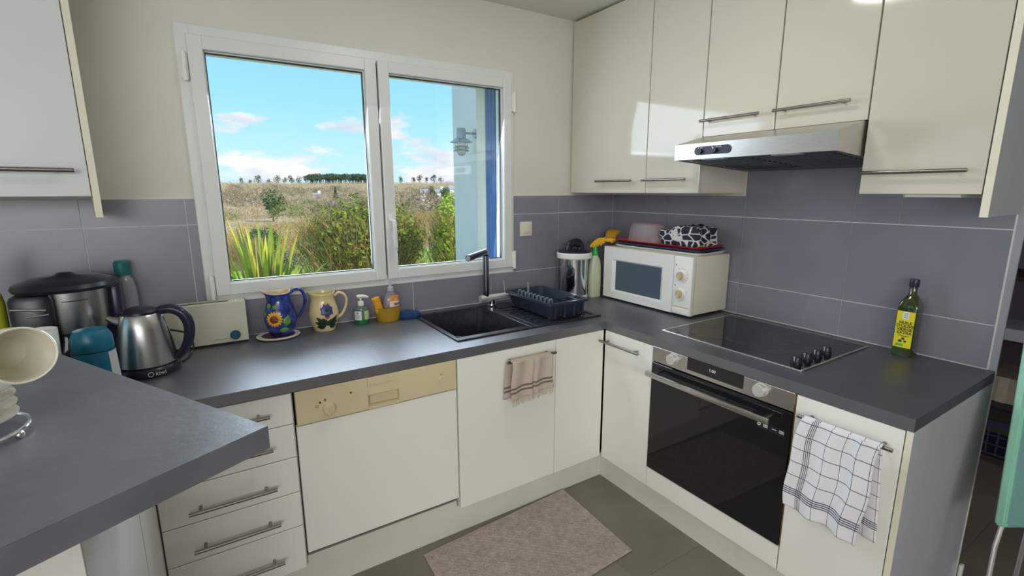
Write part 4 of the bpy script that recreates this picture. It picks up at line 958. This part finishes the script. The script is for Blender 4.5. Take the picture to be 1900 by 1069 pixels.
def tt(u, v):
    # over the bar (z .733, x -.703): v<.06 wraps, then front sheet
    yT = -1.622-.212*u; yB = -1.600-.208*u
    zT = .743; zB = .432-.022*u
    k = max(0, (v-.06)/.94)
    bulge = .012*math.sin(PI*k)*(1-u)
    y = yT+(yB-yT)*k + bulge + .004*math.sin(9*k)
    z = zT+(zB-zT)*k
    fold = .010*math.sin(u*15+2.2*k)*(.35+.65*k) + .012*math.exp(-((u-.80)/.05)**2)*(1-.5*k)
    x = -.716 - .006*k - fold*.8 - .004
    if v < .06:
        a = PI/2*(1-v/.06); x = -.703-.013*math.cos(a)-fold*.3*math.cos(a); z = .733+.011*math.sin(a)+.0
    return (x, y, z - .010*math.sin(u*7)*k*.5)
tw = cloth('tea_towel', 44, 60, tt, m_chk); tag(tw, 'white tea towel with blue-black checks hanging on the right oven-side door', 'towel')
def tb(u, v):
    y = -1.650-.178*u - .020*v; k = v
    z = .733+.010*math.cos(0) - .30*k - .01*u
    x = -.692 + .004*math.sin(u*12)*k
    if v < .08: x = -.703+.011*math.sin(PI/2*v/.08)
    return (x, y, z)
obj_b = cloth('back_fold', 24, 30, tb, m_chk, tw)
m_bt = linemat('beige_linen', (.56, .47, .38), [], [(q_, .010) for q_ in (.70, .725, .80, .825)], (.10, .065, .045), bump=.3, bs=350)
def bt_(u, v):
    x = -1.228+.205*u + .004*math.sin(7*v); k = max(0, (v-.07)/.93)
    x += (-.010+.012*u)*k
    z = .750-.170*k + .018*u*k
    fold = .009*math.sin(u*13+1.0*k) + .020*math.exp(-((u-.55)/.035)**2)*(.3+.7*k)*-1
    y = -.716-.006*k-fold*.7-.006
    if v < .07:
        a = PI/2*(1-v/.07); y = -.703-.014*math.cos(a)-fold*.3*math.cos(a); z = .741+.011*math.sin(a)
    return (x, y, z)
bw = cloth('hand_towel', 40, 36, bt_, m_bt); tag(bw, 'small beige towel with brown stripes and fringe on the sink cabinet handle', 'towel')
def bb_(u, v):
    x = -1.240+.19*u-.012*v; z = .752-.175*v; y = -.692+.002*math.sin(u*9)
    if v < .08: y = -.703+.011*math.sin(PI/2*v/.08)
    return (x, y, z)
cloth('back_fold', 16, 20, bb_, m_bt, bw)
b = bm_(); rf = random.Random(3)
for i in range(70):
    u = (i+.5)/70; p = Vector(bt_(u, .995)); l = .022+.008*rf.random()
    tube(b, [p+Vector((0, 0, .004)), p+Vector((rf.uniform(-.002, .002), rf.uniform(-.002, .001), -l*.5)), p+Vector((rf.uniform(-.004, .004), rf.uniform(-.003, .001), -l))], .0011, 4)
o = obj('fringe', b, m_bt, bw); o['kind'] = 'stuff'
# rug
m_rug = mat('pink_beige_terry', (.49, .395, .345), .95, noise=.20, nscale=48, bump=.8, bscale=200, sheen=.3)
RC = [Vector((-1.632, -.690, 0)), Vector((-.884, -.646, 0)), Vector((-.905, -1.125, 0)), Vector((-1.655, -1.165, 0))]
def ru(u, v):
    p = (RC[0]*(1-u)+RC[1]*u)*(1-v) + (RC[3]*(1-u)+RC[2]*u)*v
    e = min(u*.75, (1-u)*.75, v*.48, (1-v)*.48)
    z = .010 + .0022*math.sin(u*210)*math.sin(v*150) + rnd.uniform(-.0012, .0012)
    if e < .018: z = .009 if e > .004 else .0035
    return (p.x, p.y, z)
b = bm_(); grid(b, 150, 100, ru)
pr = obj('bath_mat', b, m_rug, None, True, ang=180)
md = pr.modifiers.new('thickness', 'SOLIDIFY'); md.thickness = .003; md.offset = -1
tag(pr, 'rectangular pinkish beige terry mat on the floor before the sink', 'mat')

# ================================================================== ON THE BAR
MT = Vector((-2.630, -1.210, BZ))
st_ = thing('mug_tree', 'chrome wire mug and saucer stand on the bar at the left edge', 'rack', MT)
m_wire = mat('bright_chrome_wire', (.80, .80, .84), .16, 1.0)
def ringc(b, r, z, wr, a0=0, a1=2*PI, n=40):
    full = abs(a1-a0) > 6.28
    tube(b, [(MT.x+r*math.cos(a0+(a1-a0)*i/n), MT.y+r*math.sin(a0+(a1-a0)*i/n), BZ+z) for i in range(n if full else n+1)], wr, 8, closed=full)
b = bm_(); ringc(b, .088, .014, .0034); obj('base_ring', b, m_wire, st_, True)
b = bm_(); PO = Vector((-.094, .030, 0)); tube(b, [MT+PO+Vector((0, 0, .013)), MT+PO+Vector((0, 0, .235))], .005, 10); lathe(b, [(0, .232), (.008, .236), (.010, .245), (.006, .254), (0, .256)], c=tuple(MT+PO), seg=16); obj('post', b, m_wire, st_, True)
b = bm_()
for a in (-.9, 1.2, 3.3): tube(b, [MT+Vector((0, 0, .014)), MT+Vector((.088*math.cos(a), .088*math.sin(a), .014))], .003, 8)
obj('spoke', b, m_wire, st_, True)
for a in (-.35, 1.75, 3.8):
    b = bm_(); v = MT+Vector((.088*math.cos(a), .088*math.sin(a), .0075)); bmesh.ops.create_uvsphere(b, u_segments=14, v_segments=8, radius=.0072, matrix=Matrix.Translation(v)); obj('ball_foot', b, m_wire, st_, True)
for a in (-1.15, .95, 3.05):
    b = bm_(); tube(b, [MT+Vector((.086*math.cos(a), .086*math.sin(a), z)) for z in (.014, .05, .095)], .0034, 8); obj('saucer_guard', b, m_wire, st_, True)
hooks = (-.55, .3, 1.6, 2.9)
for a in hooks:
    b = bm_(); tube(b, [MT+PO+Vector((r_*math.cos(a), r_*math.sin(a), z)) for r_, z in ((.003, .185), (.03, .205), (.055, .215), (.064, .226))], .003, 8); obj('hook', b, m_wire, st_, True)
for i in range(4):
    b = bm_(); lathe(b, [(0, 0), (.030, 0), (.034, .003), (.060, .007), (.078, .016), (.079, .018), (.076, .0175), (.058, .010), (.032, .006), (0, .005)], c=(MT.x, MT.y, BZ+.020+.017*i), seg=48)
    s = obj('saucer', b, m_porc, None, True)
    tag(s, 'ivory saucer stacked in the chrome stand, %s' % ('lowest of four', 'second from the bottom of four', 'third from the bottom of four', 'topmost of four')[i], 'saucer', 'saucers in the chrome stand')
def mug(label, rim, axis, roll, R=.047, L=.088):
    axis = Vector(axis).normalized(); rim = Vector(rim); base = rim-axis*L
    q_ = axis.to_track_quat('Z', 'Y').to_matrix().to_4x4() @ Matrix.Rotation(roll, 4, 'Z')
    u = bpy.data.objects.new('mug', None); C.objects.link(u); u.location = base; u.rotation_euler = q_.to_euler(); tag(u, label, 'mug', 'mugs hanging on the chrome stand')
    b = bm_(); lathe(b, [(0, 0), (R*.62, 0), (R*.70, .003), (R*.90, .022), (R*.97, .05), (R, L-.001), (R-.0015, L+.001), (R-.0035, L-.001), (R*.90, .05), (R*.82, .024), (R*.58, .006), (0, .005)], seg=48); obj('body', b, m_porc, u, True, world=False)
    b = bm_(); tube(b, [(R*.93, 0, .072), (R+.016, 0, .074), (R+.027, 0, .060), (R+.028, 0, .042), (R+.016, 0, .026), (R*.88, 0, .022)], .005, 10); obj('handle', b, m_porc, u, True, world=False)
rtv = Vector(rt); fwv = Vector(fw)
mug('ivory mug hanging mouth outward, the largest in view on the chrome stand', (-2.521, -1.257, 1.177), (.52, -1.0, .12), math.radians(205))
mug('ivory mug hanging behind the front mug, partly cut by the left edge', (-2.622, -1.112, 1.232), (.30, -1.0, .0), math.radians(190))
#NEXT2
# ================================================================== BEYOND THE RIGHT WALL
bd = thing('padded_board', 'mint green upright padded board on a thin metal leg at the right edge', 'board', (-.28, -2.02, 0))
P0 = Vector((-.335, -2.022, .455)); P1 = Vector((-.010, -1.935, 1.33)); ax = (P1-P0).normalized()
nrm = Vector((-.35, -.93, .0)); nrm = (nrm-ax*nrm.dot(ax)).normalized(); wid = ax.cross(nrm)      # wid: across the board
if wid.x < 0: wid = -wid
m_mint = mat('mint_cover', (.30, .62, .46), .5, noise=.05, nscale=6)
m_mint2 = mat('teal_cover', (.20, .40, .38), .55, noise=.06, nscale=6)
def bslab(b, off, th, inset, wd):
    t = bmesh.new(); L = (P1-P0).length; out = [(inset, .03), (inset, L)] 
    out = [(wd-inset, L), (wd-inset, .22)] + [(wd*.5+(wd*.5-inset)*math.cos(a), .22+.20*math.sin(a)) for a in [0 - PI/2*i/8 for i in range(1, 9)]] + [(inset, .0+inset), (inset, L)]
    A = [t.verts.new(P0+wid*u+ax*v+nrm*off) for u, v in out]; B = [t.verts.new(P0+wid*u+ax*v+nrm*(off+th)) for u, v in out]
    t.faces.new(A); t.faces.new(B[::-1])
    for i in range(len(A)): t.faces.new((A[i], B[i], B[(i+1) % len(A)], A[(i+1) % len(A)]))
    bmesh.ops.bevel(t, geom=t.edges[:], offset=.006, segments=2, affect='EDGES'); merge(b, t)
b = bm_(); bslab(b, -.014, .028, 0, .30); obj('pad', b, m_mint, bd, True)
b = bm_(); bslab(b, .0125, .006, .008, .30); obj('cover', b, m_mint2, bd, True)
b = bm_(); tube(b, [P0+wid*.02+ax*.02, P0+wid*.01+Vector((-.012, 0, -.06)), Vector((-.41, -2.04, .0))], .007, 10); obj('leg', b, m_chrome, bd, True)
b = bm_(); tube(b, [P0+wid*.13+ax*.02, Vector((-.22, -2.06, .0))], .007, 10); obj('leg', b, m_chrome, bd, True)
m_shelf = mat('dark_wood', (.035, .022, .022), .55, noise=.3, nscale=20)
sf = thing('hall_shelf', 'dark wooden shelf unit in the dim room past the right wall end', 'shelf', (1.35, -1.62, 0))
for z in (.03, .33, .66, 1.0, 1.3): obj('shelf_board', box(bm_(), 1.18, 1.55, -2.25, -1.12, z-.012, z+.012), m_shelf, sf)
for y in (-2.26, -1.11): obj('side_panel', box(bm_(), 1.18, 1.55, y-.012, y+.012, 0, 1.45), m_shelf, sf)
bx = thing('storage_crate', 'dark navy plastic mesh crate on the lowest shelf in the dim room', 'crate', (1.36, -1.68, .042)); m_navy = mat('navy_crate', (.03, .03, .07), .5)
b = bm_()
for y0, y1, x0, x1 in ((-1.95, -1.94, 1.2, 1.5), (-1.42, -1.41, 1.2, 1.5), (-1.95, -1.41, 1.2, 1.21), (-1.95, -1.41, 1.49, 1.5)): box(b, x0, x1, y0, y1, .20, .235)
box(b, 1.2, 1.5, -1.95, -1.41, .045, .055)
obj('rim', b, m_navy, bx)
for i in range(14):
    y = -1.945+.04*i; obj('bar', box(bm_(), 1.2, 1.208, y, y+.008, .055, .20), m_navy, bx)
for z in (.10, .15): obj('bar', box(bm_(), 1.198, 1.204, -1.95, -1.41, z, z+.008), m_navy, bx)
b = bm_(); box(b, 1.2, 1.5, -1.95, -1.40, .343, .48, .004); cbx = obj('cardboard_box', b, mat('tan_card', (.30, .25, .20), .8, noise=.1), None); tag(cbx, 'tan cardboard box on the shelf above the navy crate', 'box')
b = bm_(); box(b, 1.199, 1.2, -1.70, -1.66, .343, .48); obj('tape', b, mat('tape', (.38, .33, .26), .4), cbx)
b = bm_(); box(b, 1.2, 1.48, -1.90, -1.45, .674, .74, .01); fld = obj('folded_sheet', b, mat('pale_linen', (.40, .42, .46), .9), None); tag(fld, 'pale folded linen on the middle shelf in the dim room', 'linen')

# ================================================================== OUTSIDE
LV = [(-5, -.95), (6, -.98), (10, -1.15), (20, -1.75), (32, -2.5), (60, -2.8), (110, -2.7), (170, -2.2), (260, 0), (420, 5), (620, 10), (760, 9), (1100, 2)]
def ter(x, y):
    d = y
    for (a, za), (c, zc_) in zip(LV, LV[1:]):
        if a <= d <= c:
            k = (d-a)/(c-a); k = k*k*(3-2*k); return za+(zc_-za)*k + (math.sin(x*.011+1.3)*math.sin(y*.008)*1.2*min(1, max(0, (y-100)/300)))
    return LV[-1][1]
ys = [1.6, 3, 5, 7, 9, 12, 15, 18, 21, 25, 30, 36, 44, 54, 66, 80, 100, 125, 150, 180, 220, 260, 310, 360, 420, 480, 540, 600, 660, 720, 800, 950, 1100]
t = bmesh.new(); V = []
for y in ys: V.append([t.verts.new((-.5*y-14+(1.45*y+36)*i/28, y, ter(-.5*y-14+(1.45*y+36)*i/28, y))) for i in range(29)])
for A, B in zip(V, V[1:]):
    for i in range(28): t.faces.new((A[i], A[i+1], B[i+1], B[i]))
near = t.verts.new((-16, .37, -.95)), t.verts.new((24, .37, -.95)); t.faces.new((near[0], near[1], V[0][-1], *V[0][-2::-1]))
b = bm_(); merge(b, t)
m_land = bpy.data.materials.new('lawn_and_heath'); m_land.use_nodes = True; t_ = m_land.node_tree; bs = t_.nodes['Principled BSDF']; bs.inputs['Roughness'].default_value = .95; bs.inputs['Specular IOR Level'].default_value = .1
tc = N(t_, 'ShaderNodeTexCoord'); sx = N(t_, 'ShaderNodeSeparateXYZ'); t_.links.new(tc.outputs['Object'], sx.inputs[0])
n1 = N(t_, 'ShaderNodeTexNoise'); n1.inputs['Scale'].default_value = .9; n1.inputs['Detail'].default_value = 8; t_.links.new(tc.outputs['Object'], n1.inputs['Vector'])
n2 = N(t_, 'ShaderNodeTexNoise'); n2.inputs['Scale'].default_value = .03; n2.inputs['Detail'].default_value = 10; n2.inputs['Roughness'].default_value = .7; t_.links.new(tc.outputs['Object'], n2.inputs['Vector'])
grass = ramp(t_, [(.3, (.22, .40, .05)), (.55, (.30, .52, .09)), (.75, (.42, .55, .14))], n1.outputs[0])
heath = ramp(t_, [(.30, (.36, .28, .17)), (.45, (.48, .38, .23)), (.56, (.56, .44, .29)), (.66, (.42, .40, .20)), (.8, (.34, .34, .16))], n2.outputs[0])
f = math_(t_, 'ADD', math_(t_, 'MULTIPLY', math_(t_, 'SUBTRACT', sx.outputs[1], 27.0), .2), math_(t_, 'MULTIPLY', n1.outputs[0], .6)); f = math_(t_, 'MINIMUM', math_(t_, 'MAXIMUM', f, 0.0), 1.0)
t_.links.new(mixc(t_, f, grass.outputs[0], heath.outputs[0]), bs.inputs['Base Color'])
tag(obj('ground_terrain', b, m_land, None, True, ang=180), 'green lawn falling away to a wide brown heath valley', None, None, 'structure')

def tri(b, p, d, w_, l):
    s = d.cross(Vector((rnd.uniform(-1, 1), rnd.uniform(-1, 1), rnd.uniform(-1, 1)))).normalized()*w_
    vs = [b.verts.new(p-s), b.verts.new(p+s), b.verts.new(p+d*l)]; b.faces.new(vs)
def leafcard(b, p, n, s):
    n = n.normalized(); a = n.cross(Vector((rnd.uniform(-1, 1), rnd.uniform(-1, 1), rnd.uniform(-1, 1)))).normalized(); c = n.cross(a)
    vs = [b.verts.new(p+a*s), b.verts.new(p+c*s*.55+n*s*.12), b.verts.new(p-a*s), b.verts.new(p-c*s*.55+n*s*.12)]; b.faces.new(vs)
def rv(): 
    while True:
        v = Vector((rnd.uniform(-1, 1), rnd.uniform(-1, 1), rnd.uniform(-1, 1)))
        if .05 < v.length < 1: return v
def leafmat(name, c0, c1, c2, sc=6):
    m = bpy.data.materials.new(name); m.use_nodes = True; t = m.node_tree; bs = t.nodes['Principled BSDF']; bs.inputs['Roughness'].default_value = .6; bs.inputs['Specular IOR Level'].default_value = .25
    tc = N(t, 'ShaderNodeTexCoord'); n = N(t, 'ShaderNodeTexNoise'); n.inputs['Scale'].default_value = sc; n.inputs['Detail'].default_value = 6; n.inputs['Roughness'].default_value = .8; t.links.new(tc.outputs['Object'], n.inputs['Vector'])
    r = ramp(t, [(.32, c0), (.5, c1), (.68, c2)], n.outputs[0]); t.links.new(r.outputs[0], bs.inputs['Base Color'])
    tr = N(t, 'ShaderNodeBsdfTranslucent'); t.links.new(r.outputs[0], tr.inputs[0]); mx = N(t, 'ShaderNodeMixShader'); mx.inputs[0].default_value = .3
    o = t.nodes['Material Output']; t.links.new(bs.outputs[0], mx.inputs[1]); t.links.new(tr.outputs[0], mx.inputs[2]); t.links.new(mx.outputs[0], o.inputs[0]); return m
L_olive = leafmat('olive_leaves', (.06, .10, .015), (.20, .26, .035), (.46, .50, .09), 4)
L_dark = leafmat('dark_leaves', (.03, .06, .02), (.08, .15, .04), (.17, .26, .07), 3)
L_lime = leafmat('lime_leaves', (.24, .34, .03), (.42, .56, .06), (.62, .66, .12), 5)
L_twig = leafmat('golden_twigs', (.20, .13, .05), (.44, .31, .12), (.64, .50, .20), 5)
L_pine = leafmat('pine_needles', (.05, .085, .055), (.085, .14, .085), (.13, .19, .11), .4)
L_grey = leafmat('grey_green_leaves', (.13, .15, .10), (.25, .27, .18), (.38, .38, .26), 6)
L_wood = leafmat('bare_wood_twigs', (.30, .27, .13), (.52, .42, .27), (.64, .51, .38), .045)
m_bark = mat('bark', (.16, .11, .07), .9, noise=.4)
def lobes(n, c, r, fl=.9):
    out = []
    for _ in range(n):
        v = rv(); v.normalize(); out.append((Vector((c[0]+v.x*r[0]*.55, c[1]+v.y*r[1]*.55, c[2]+v.z*r[2]*.55)), rnd.uniform(.42, .62)))
    return out
def foliage(b, c, r, n, s, nl=14, zmin=-9):
    L = lobes(nl, c, r)
    for i in range(n):
        lc, k = L[i % nl]; v = rv(); v.normalize(); q_ = rnd.uniform(.72, 1.03)
        p = Vector((lc.x+v.x*r[0]*k*q_, lc.y+v.y*r[1]*k*q_, lc.z+v.z*r[2]*k*q_))
        if p.z < zmin: continue
        nn = v + rv()*.7; leafcard(b, p, nn, s*rnd.uniform(.6, 1.25))
def shrub(name, label, cat, c, r, n, s, lm, twn=0, tws=.5, tm=None, group=None, nl=14, stems=6):
    """c: centre of crown; stems rise from the ground below"""
    gz = ter(c[0], c[1]); u = thing(name, label, cat, (c[0], c[1], gz), group=group)
    b = bm_(); foliage(b, c, r, n, s, nl, gz+.05); obj('foliage', b, lm, u)
    b = bm_()
    for i in range(stems):
        v = rv(); tube(b, [(c[0]+v.x*r[0]*.15, c[1]+v.y*r[1]*.15, gz-.05), (c[0]+v.x*r[0]*.4, c[1]+v.y*r[1]*.4, (gz+c[2])/2), (c[0]+v.x*r[0]*.65, c[1]+v.y*r[1]*.65, c[2]+r[2]*.25)], .02, 5, rr=[max(.012, r[0]*.02), max(.01, r[0]*.014), .006])
    obj('stem', b, m_bark, u)
    if twn:
        b = bm_()
        for i in range(twn):
            a = rnd.uniform(0, 2*PI); k = math.sqrt(rnd.random()); z = rnd.uniform(gz+.0, c[2]+r[2]*.35)
            p = Vector((c[0]+math.cos(a)*r[0]*.98*k, c[1]+math.sin(a)*r[1]*.98*k, z)); d = (Vector((math.cos(a)*.5, math.sin(a)*.5, 1.0))+rv()*.55).normalized(); tri(b, p, d, .006, tws*rnd.uniform(.5, 1.2))
        obj('twigs', b, tm or L_twig, u)['kind'] = 'stuff'
    return u
# big bush straddling both sashes, lime bush by the wing
shrub('garden_bush', 'large olive leaved bush with golden twigs seen through both window sashes', 'bush', (.36, 7.0, .58), (1.20, .9, .74), 9500, .046, L_olive, 9000, .40, nl=34, stems=14)
shrub('garden_bush', 'bright lime green bush beside the white house wing', 'bush', (1.52, 5.55, .66), (.42, .40, .82), 3600, .036, L_lime, 3200, .30, nl=12)
shrub('garden_bush', 'low dark round bush at the far edge of the lawn', 'bush', (.15, 22.4, -.72), (.78, .7, .62), 2600, .065, L_dark, 0, nl=9)
shrub('garden_bush', 'grey-green sprawling shrub just in front of the dark round bush', 'bush', (.62, 19.0, -1.30), (.62, .5, .42), 1600, .05, L_grey, 500, .3, L_grey, nl=8)
shrub('garden_bush', 'scruffy tan twig bush behind the spiky plant at the left of the window', 'bush', (-.75, 20.5, -1.0), (.95, .7, .75), 700, .05, L_grey, 3000, .5, L_twig, nl=8)
# spiky plant: every blade a leaf
ph = thing('spiky_plant', 'clump of long yellow-green sword leaves low in the left sash', 'plant', (-1.62, 4.75, ter(-1.6, 4.75)))
L_sword = [leafmat('sword_leaf_yellow', (.45, .48, .03), (.62, .60, .06), (.75, .70, .16), 2), leafmat('sword_leaf_green', (.16, .26, .03), (.28, .38, .05), (.45, .50, .10), 2), leafmat('sword_leaf_dry', (.30, .20, .08), (.46, .34, .16), (.55, .45, .25), 2)]
b = bm_(); z_ = ter(-1.6, 4.75); cyl(b, (-1.60, 4.75, z_-.05), (-1.60, 4.75, z_+.36), .13, 12, r2=.10); obj('stem', b, m_bark, ph, True)
for i in range(110):
    a = rnd.uniform(0, 2*PI); lean = rnd.uniform(.05, .85)**1.1; Lh = rnd.uniform(1.25, 1.95)*(1-.18*lean); wd = rnd.uniform(.022, .040)
    d = Vector((math.cos(a), math.sin(a), 0)); base = Vector((-1.60, 4.75, ter(-1.6, 4.75)+.30))+d*rnd.uniform(.02, .16); sd = Vector((-d.y, d.x, 0))
    b = bm_(); t = bmesh.new(); prev = None
    for j in range(7):
        k = j/6; p = base + d*(Lh*lean*(k*.55+.45*k*k)) + Vector((0, 0, Lh*(k*math.sqrt(max(.05, 1-.5*lean*lean)) - .42*lean*lean*k**3)))
        w_ = wd*(1-.25*k)*(1 if k < .8 else max(.05, (1-k)*5)); n_ = Vector((0, 0, .25*w_))
        cur = (t.verts.new(p-sd*w_+n_), t.verts.new(p), t.verts.new(p+sd*w_+n_))
        if prev: t.faces.new((prev[0], prev[1], cur[1], cur[0])); t.faces.new((prev[1], prev[2], cur[2], cur[1]))
        prev = cur
    merge(b, t); obj('leaf', b, L_sword[0 if rnd.random() < .58 else (1 if rnd.random() < .6 else 2)], ph)
# heath woodland: masses of bare twigs, one object of stuff
L_bare = leafmat('dark_bare_twigs', (.24, .19, .13), (.36, .29, .20), (.48, .38, .27), .2)
KEEP = [(6.6, 74, 4), (24.2, 113, 4), (46.9, 111, 5), (50.3, 111, 5), (62, 205, 7), (54, 124, 9), (60.3, 124, 8), (51, 114, 8), (46, 104, 7), (56, 112, 7), (50, 100, 6), (33, 178, 4), (.1, 22, 3)]
hw = bm_()
def woods(n, y0, y1, sz, tris, mi):
    for i in range(n):
        y = y0+(y1-y0)*rnd.random()**1.25; x = rnd.uniform(-.06*y-3, .60*y+6); z = ter(x, y); s = sz*rnd.uniform(.6, 1.3)
        if any((x-a)**2+(y-c)**2 < (q_+s)**2 for a, c, q_ in KEEP): continue
        for j in range(tris):
            a = rnd.uniform(0, 2*PI); k = rnd.random()**.6; p = Vector((x+math.cos(a)*s*.9*k, y+math.sin(a)*s*.9*k, z+s*.70*rnd.random()*(1-.6*k)-.1)); d = (Vector((math.cos(a)*.7, math.sin(a)*.7, 1))+rv()*.7).normalized()
            if mi >= 2:      # rounded bare crowns standing above the scrub
                v = rv().normalized(); v.z = abs(v.z)*.9-.1; p = Vector((x+v.x*s*.42, y+v.y*s*.42, z+s*.28+v.z*s*.36)); d = (v+rv()*.8).normalized()
            q_ = d.cross(rv()).normalized()*s*(.017 if mi < 2 else .014)
            hw.faces.new([hw.verts.new(p-q_), hw.verts.new(p+q_), hw.verts.new(p+d*s*rnd.uniform(.07, .19))]).material_index = mi
woods(520, 29, 78, 1.6, 130, 0)
woods(1500, 78, 260, 3.4, 90, 1)
woods(2000, 250, 585, 5.5, 50, 1)
woods(190, 62, 330, 5.4, 260, 2)
woods(45, 60, 300, 4.0, 260, 3)
hwo = obj('heath_woodland', hw, L_twig); hwo.data.materials.append(L_wood); hwo.data.materials.append(L_bare); hwo.data.materials.append(leafmat('heath_green', (.14, .17, .05), (.24, .27, .09), (.36, .36, .15), .3))
tag(hwo, 'bare tan winter woodland and scrub filling the valley up to the skyline', 'woodland', None, 'stuff')
def tree(label, x, y, h, cr, lm, kind='round', group=None, n=700):
    z = ter(x, y); u = thing('tree', label, 'tree', (x, y, z), group=group)
    b = bm_(); tube(b, [(x, y, z-.3), (x, y, z+h*.5), (x+.1*cr, y, z+h*.85)], .2, 6, rr=[h*.03, h*.022, h*.008]); obj('trunk', b, m_bark, u)
    b = bm_()
    if kind == 'cone':
        for i in range(n):
            k = rnd.random()**1.3; a = rnd.uniform(0, 2*PI); rr_ = cr*(1-k)*rnd.uniform(.55, 1.05)*(.8+.2*math.sin(k*40)); leafcard(b, Vector((x+rr_*math.cos(a), y+rr_*math.sin(a), z+h*(.12+.88*k))), rv()+Vector((0, 0, .6)), h*.035)
    elif kind == 'umbrella': foliage(b, (x, y, z+h*.55), (cr*1.1, cr, h*.48), n, h*.06, 6)
    else: foliage(b, (x, y, z+h*.60), (cr, cr, h*.42), n, h*.045, 9)
    obj('foliage', b, lm, u); return u
tree('dark ivy-clad tree in the heath, centre of the left sash', 6.6, 74, 4.4, 1.9, L_dark, n=900)
tree('small dark conifer right of the ivy-clad tree in the left sash', 24.2, 113, 5.0, 1.3, L_pine, 'cone')
tree('round dark tree just left of its twin behind the white house', 46.9, 111, 5.2, 1.7, L_dark, n=900)
tree('round dark tree just right of its twin behind the white house', 50.3, 111, 5.0, 1.6, L_dark, n=900)
tree('loose green tree on the slope at the left of the right sash', 62, 205, 8, 3.2, L_grey)
GP = 'pines along the skyline'
ORD = ['first', 'second', 'third', 'fourth', 'fifth', 'sixth', 'seventh', 'eighth']
PINES = ['dark skyline pine, %s from the left of the left-sash row' % o_ for o_ in ORD] + ['dark skyline pine, %s from the left of the right-sash row' % o_ for o_ in ('second', 'third', 'fourth', 'fifth', 'sixth', 'first')]
for i, (px, h) in enumerate(((44, 8), (51, 7), (60, 11), (72, 8), (80, 11), (88, 9), (96, 12), (104, 10), (228, 9), (237, 11), (246, 8), (256, 11), (266, 9), (212, 9))):
    y = 640 if px < 150 else 590
    tree(PINES[i], px, y, h, h*.36, L_pine, 'umbrella', GP, 260)
b = bm_()
for i in range(230):
    x = rnd.uniform(112, 198); y = rnd.uniform(605, 660); h = rnd.uniform(9, 13.5); z = ter(x, y)
    foliage(b, (x, y, z+h*.72), (h*.34, h*.34, h*.28), 60, h*.085, 4)
    tube(b, [(x, y, z), (x, y, z+h*.7)], .25, 4)
tag(obj('pine_wood', b, L_pine), 'dense dark pine wood along the skyline of the left sash', 'woodland', None, 'stuff')
m_hw = mat('far_white_wall', (.85, .83, .78), .8); m_roof = mat('far_slate_roof', (.34, .35, .38), .7)
def house(label, x, y, w_, d_, h, rz):
    z = ter(x, y)+.0; u = thing('far_house', label, 'house', (x, y, z), rz)
    obj('wall', box(bm_(), -w_/2, w_/2, -d_/2, d_/2, -1, h), m_hw, u, world=False)
    b = bm_(); extr(b, [(-d_/2-.3, h), (0, h+d_*.24), (d_/2+.3, h)], 'x', -w_/2-.2, w_/2+.2); obj('roof', b, m_roof, u, world=False)
    for i in range(3): obj('window', box(bm_(), -w_/2+w_*(.2+.27*i), -w_/2+w_*(.2+.27*i)+.9, -d_/2-.05, -d_/2, h*.4, h*.4+1.1), m_roof, u, world=False)
    b = bm_(); box(b, w_/2-.9, w_/2-.2, -.4, .4, h, h+d_*.24+.7); obj('chimney', b, m_hw, u, world=False)
house('white house with slate roof in the valley, right sash', 54.0, 128, 6.5, 4, 3.5, -.35)
house('white gabled house partly hidden by the wing, right sash', 60.3, 127, 3.4, 4, 4.4, -.2)
house('tiny white house far off in the heath, left sash', 33, 178, 2.4, 2.2, 2.2, -.3)
# outside wall lamp on the wing
ol2 = thing('wall_lantern', 'galvanised outdoor wall lamp with ringed shade on the white wing', 'lamp', (-.38, 1.13, 1.90)); lc = (-.505, 1.13, 1.80); m_zinc = mat('galvanised_zinc', (.42, .46, .47), .45, .7, noise=.2, nscale=40)
b = bm_(); cyl(b, (-.505, 1.13, 1.872), (-.385, 1.13, 1.872), .008, 12); cyl(b, (-.392, 1.13, 1.872), (-.3805, 1.13, 1.872), .035, 20); obj('bracket', b, m_zinc, ol2, True)
b = bm_(); lathe(b, [(0, .03), (.034, .03), (.034, .100), (.030, .106), (0, .106)], c=lc, seg=28); obj('cap', b, m_zinc, ol2, True)
b = bm_(); lathe(b, [(.02, .034), (.045, .028), (.085, .004), (.086, .001), (.084, .001), (.044, .024), (.02, .03)], c=lc, seg=36, closed=True); obj('shade', b, m_zinc, ol2, True)
for z in (-.030, -.054): b = bm_(); lathe(b, [(.046, z+.004), (.060, z-.006), (.061, z-.009), (.046, z+.001)], c=lc, seg=36, closed=True); obj('ring', b, m_zinc, ol2, True)
for a in (0, PI/2, PI, 1.5*PI): b = bm_(); cyl(b, (lc[0]+.05*math.cos(a), lc[1]+.05*math.sin(a), lc[2]+.02), (lc[0]+.05*math.cos(a), lc[1]+.05*math.sin(a), lc[2]-.06), .003, 6); obj('rod', b, m_zinc, ol2, True)
b = bm_(); lathe(b, [(0, -.100), (.02, -.095), (.032, -.078), (.034, -.05), (.032, .02), (0, .02)], c=lc, seg=28); obj('glass_bowl', b, mat('opal_glass', (.75, .78, .78), .15, trans=.5), ol2, True)
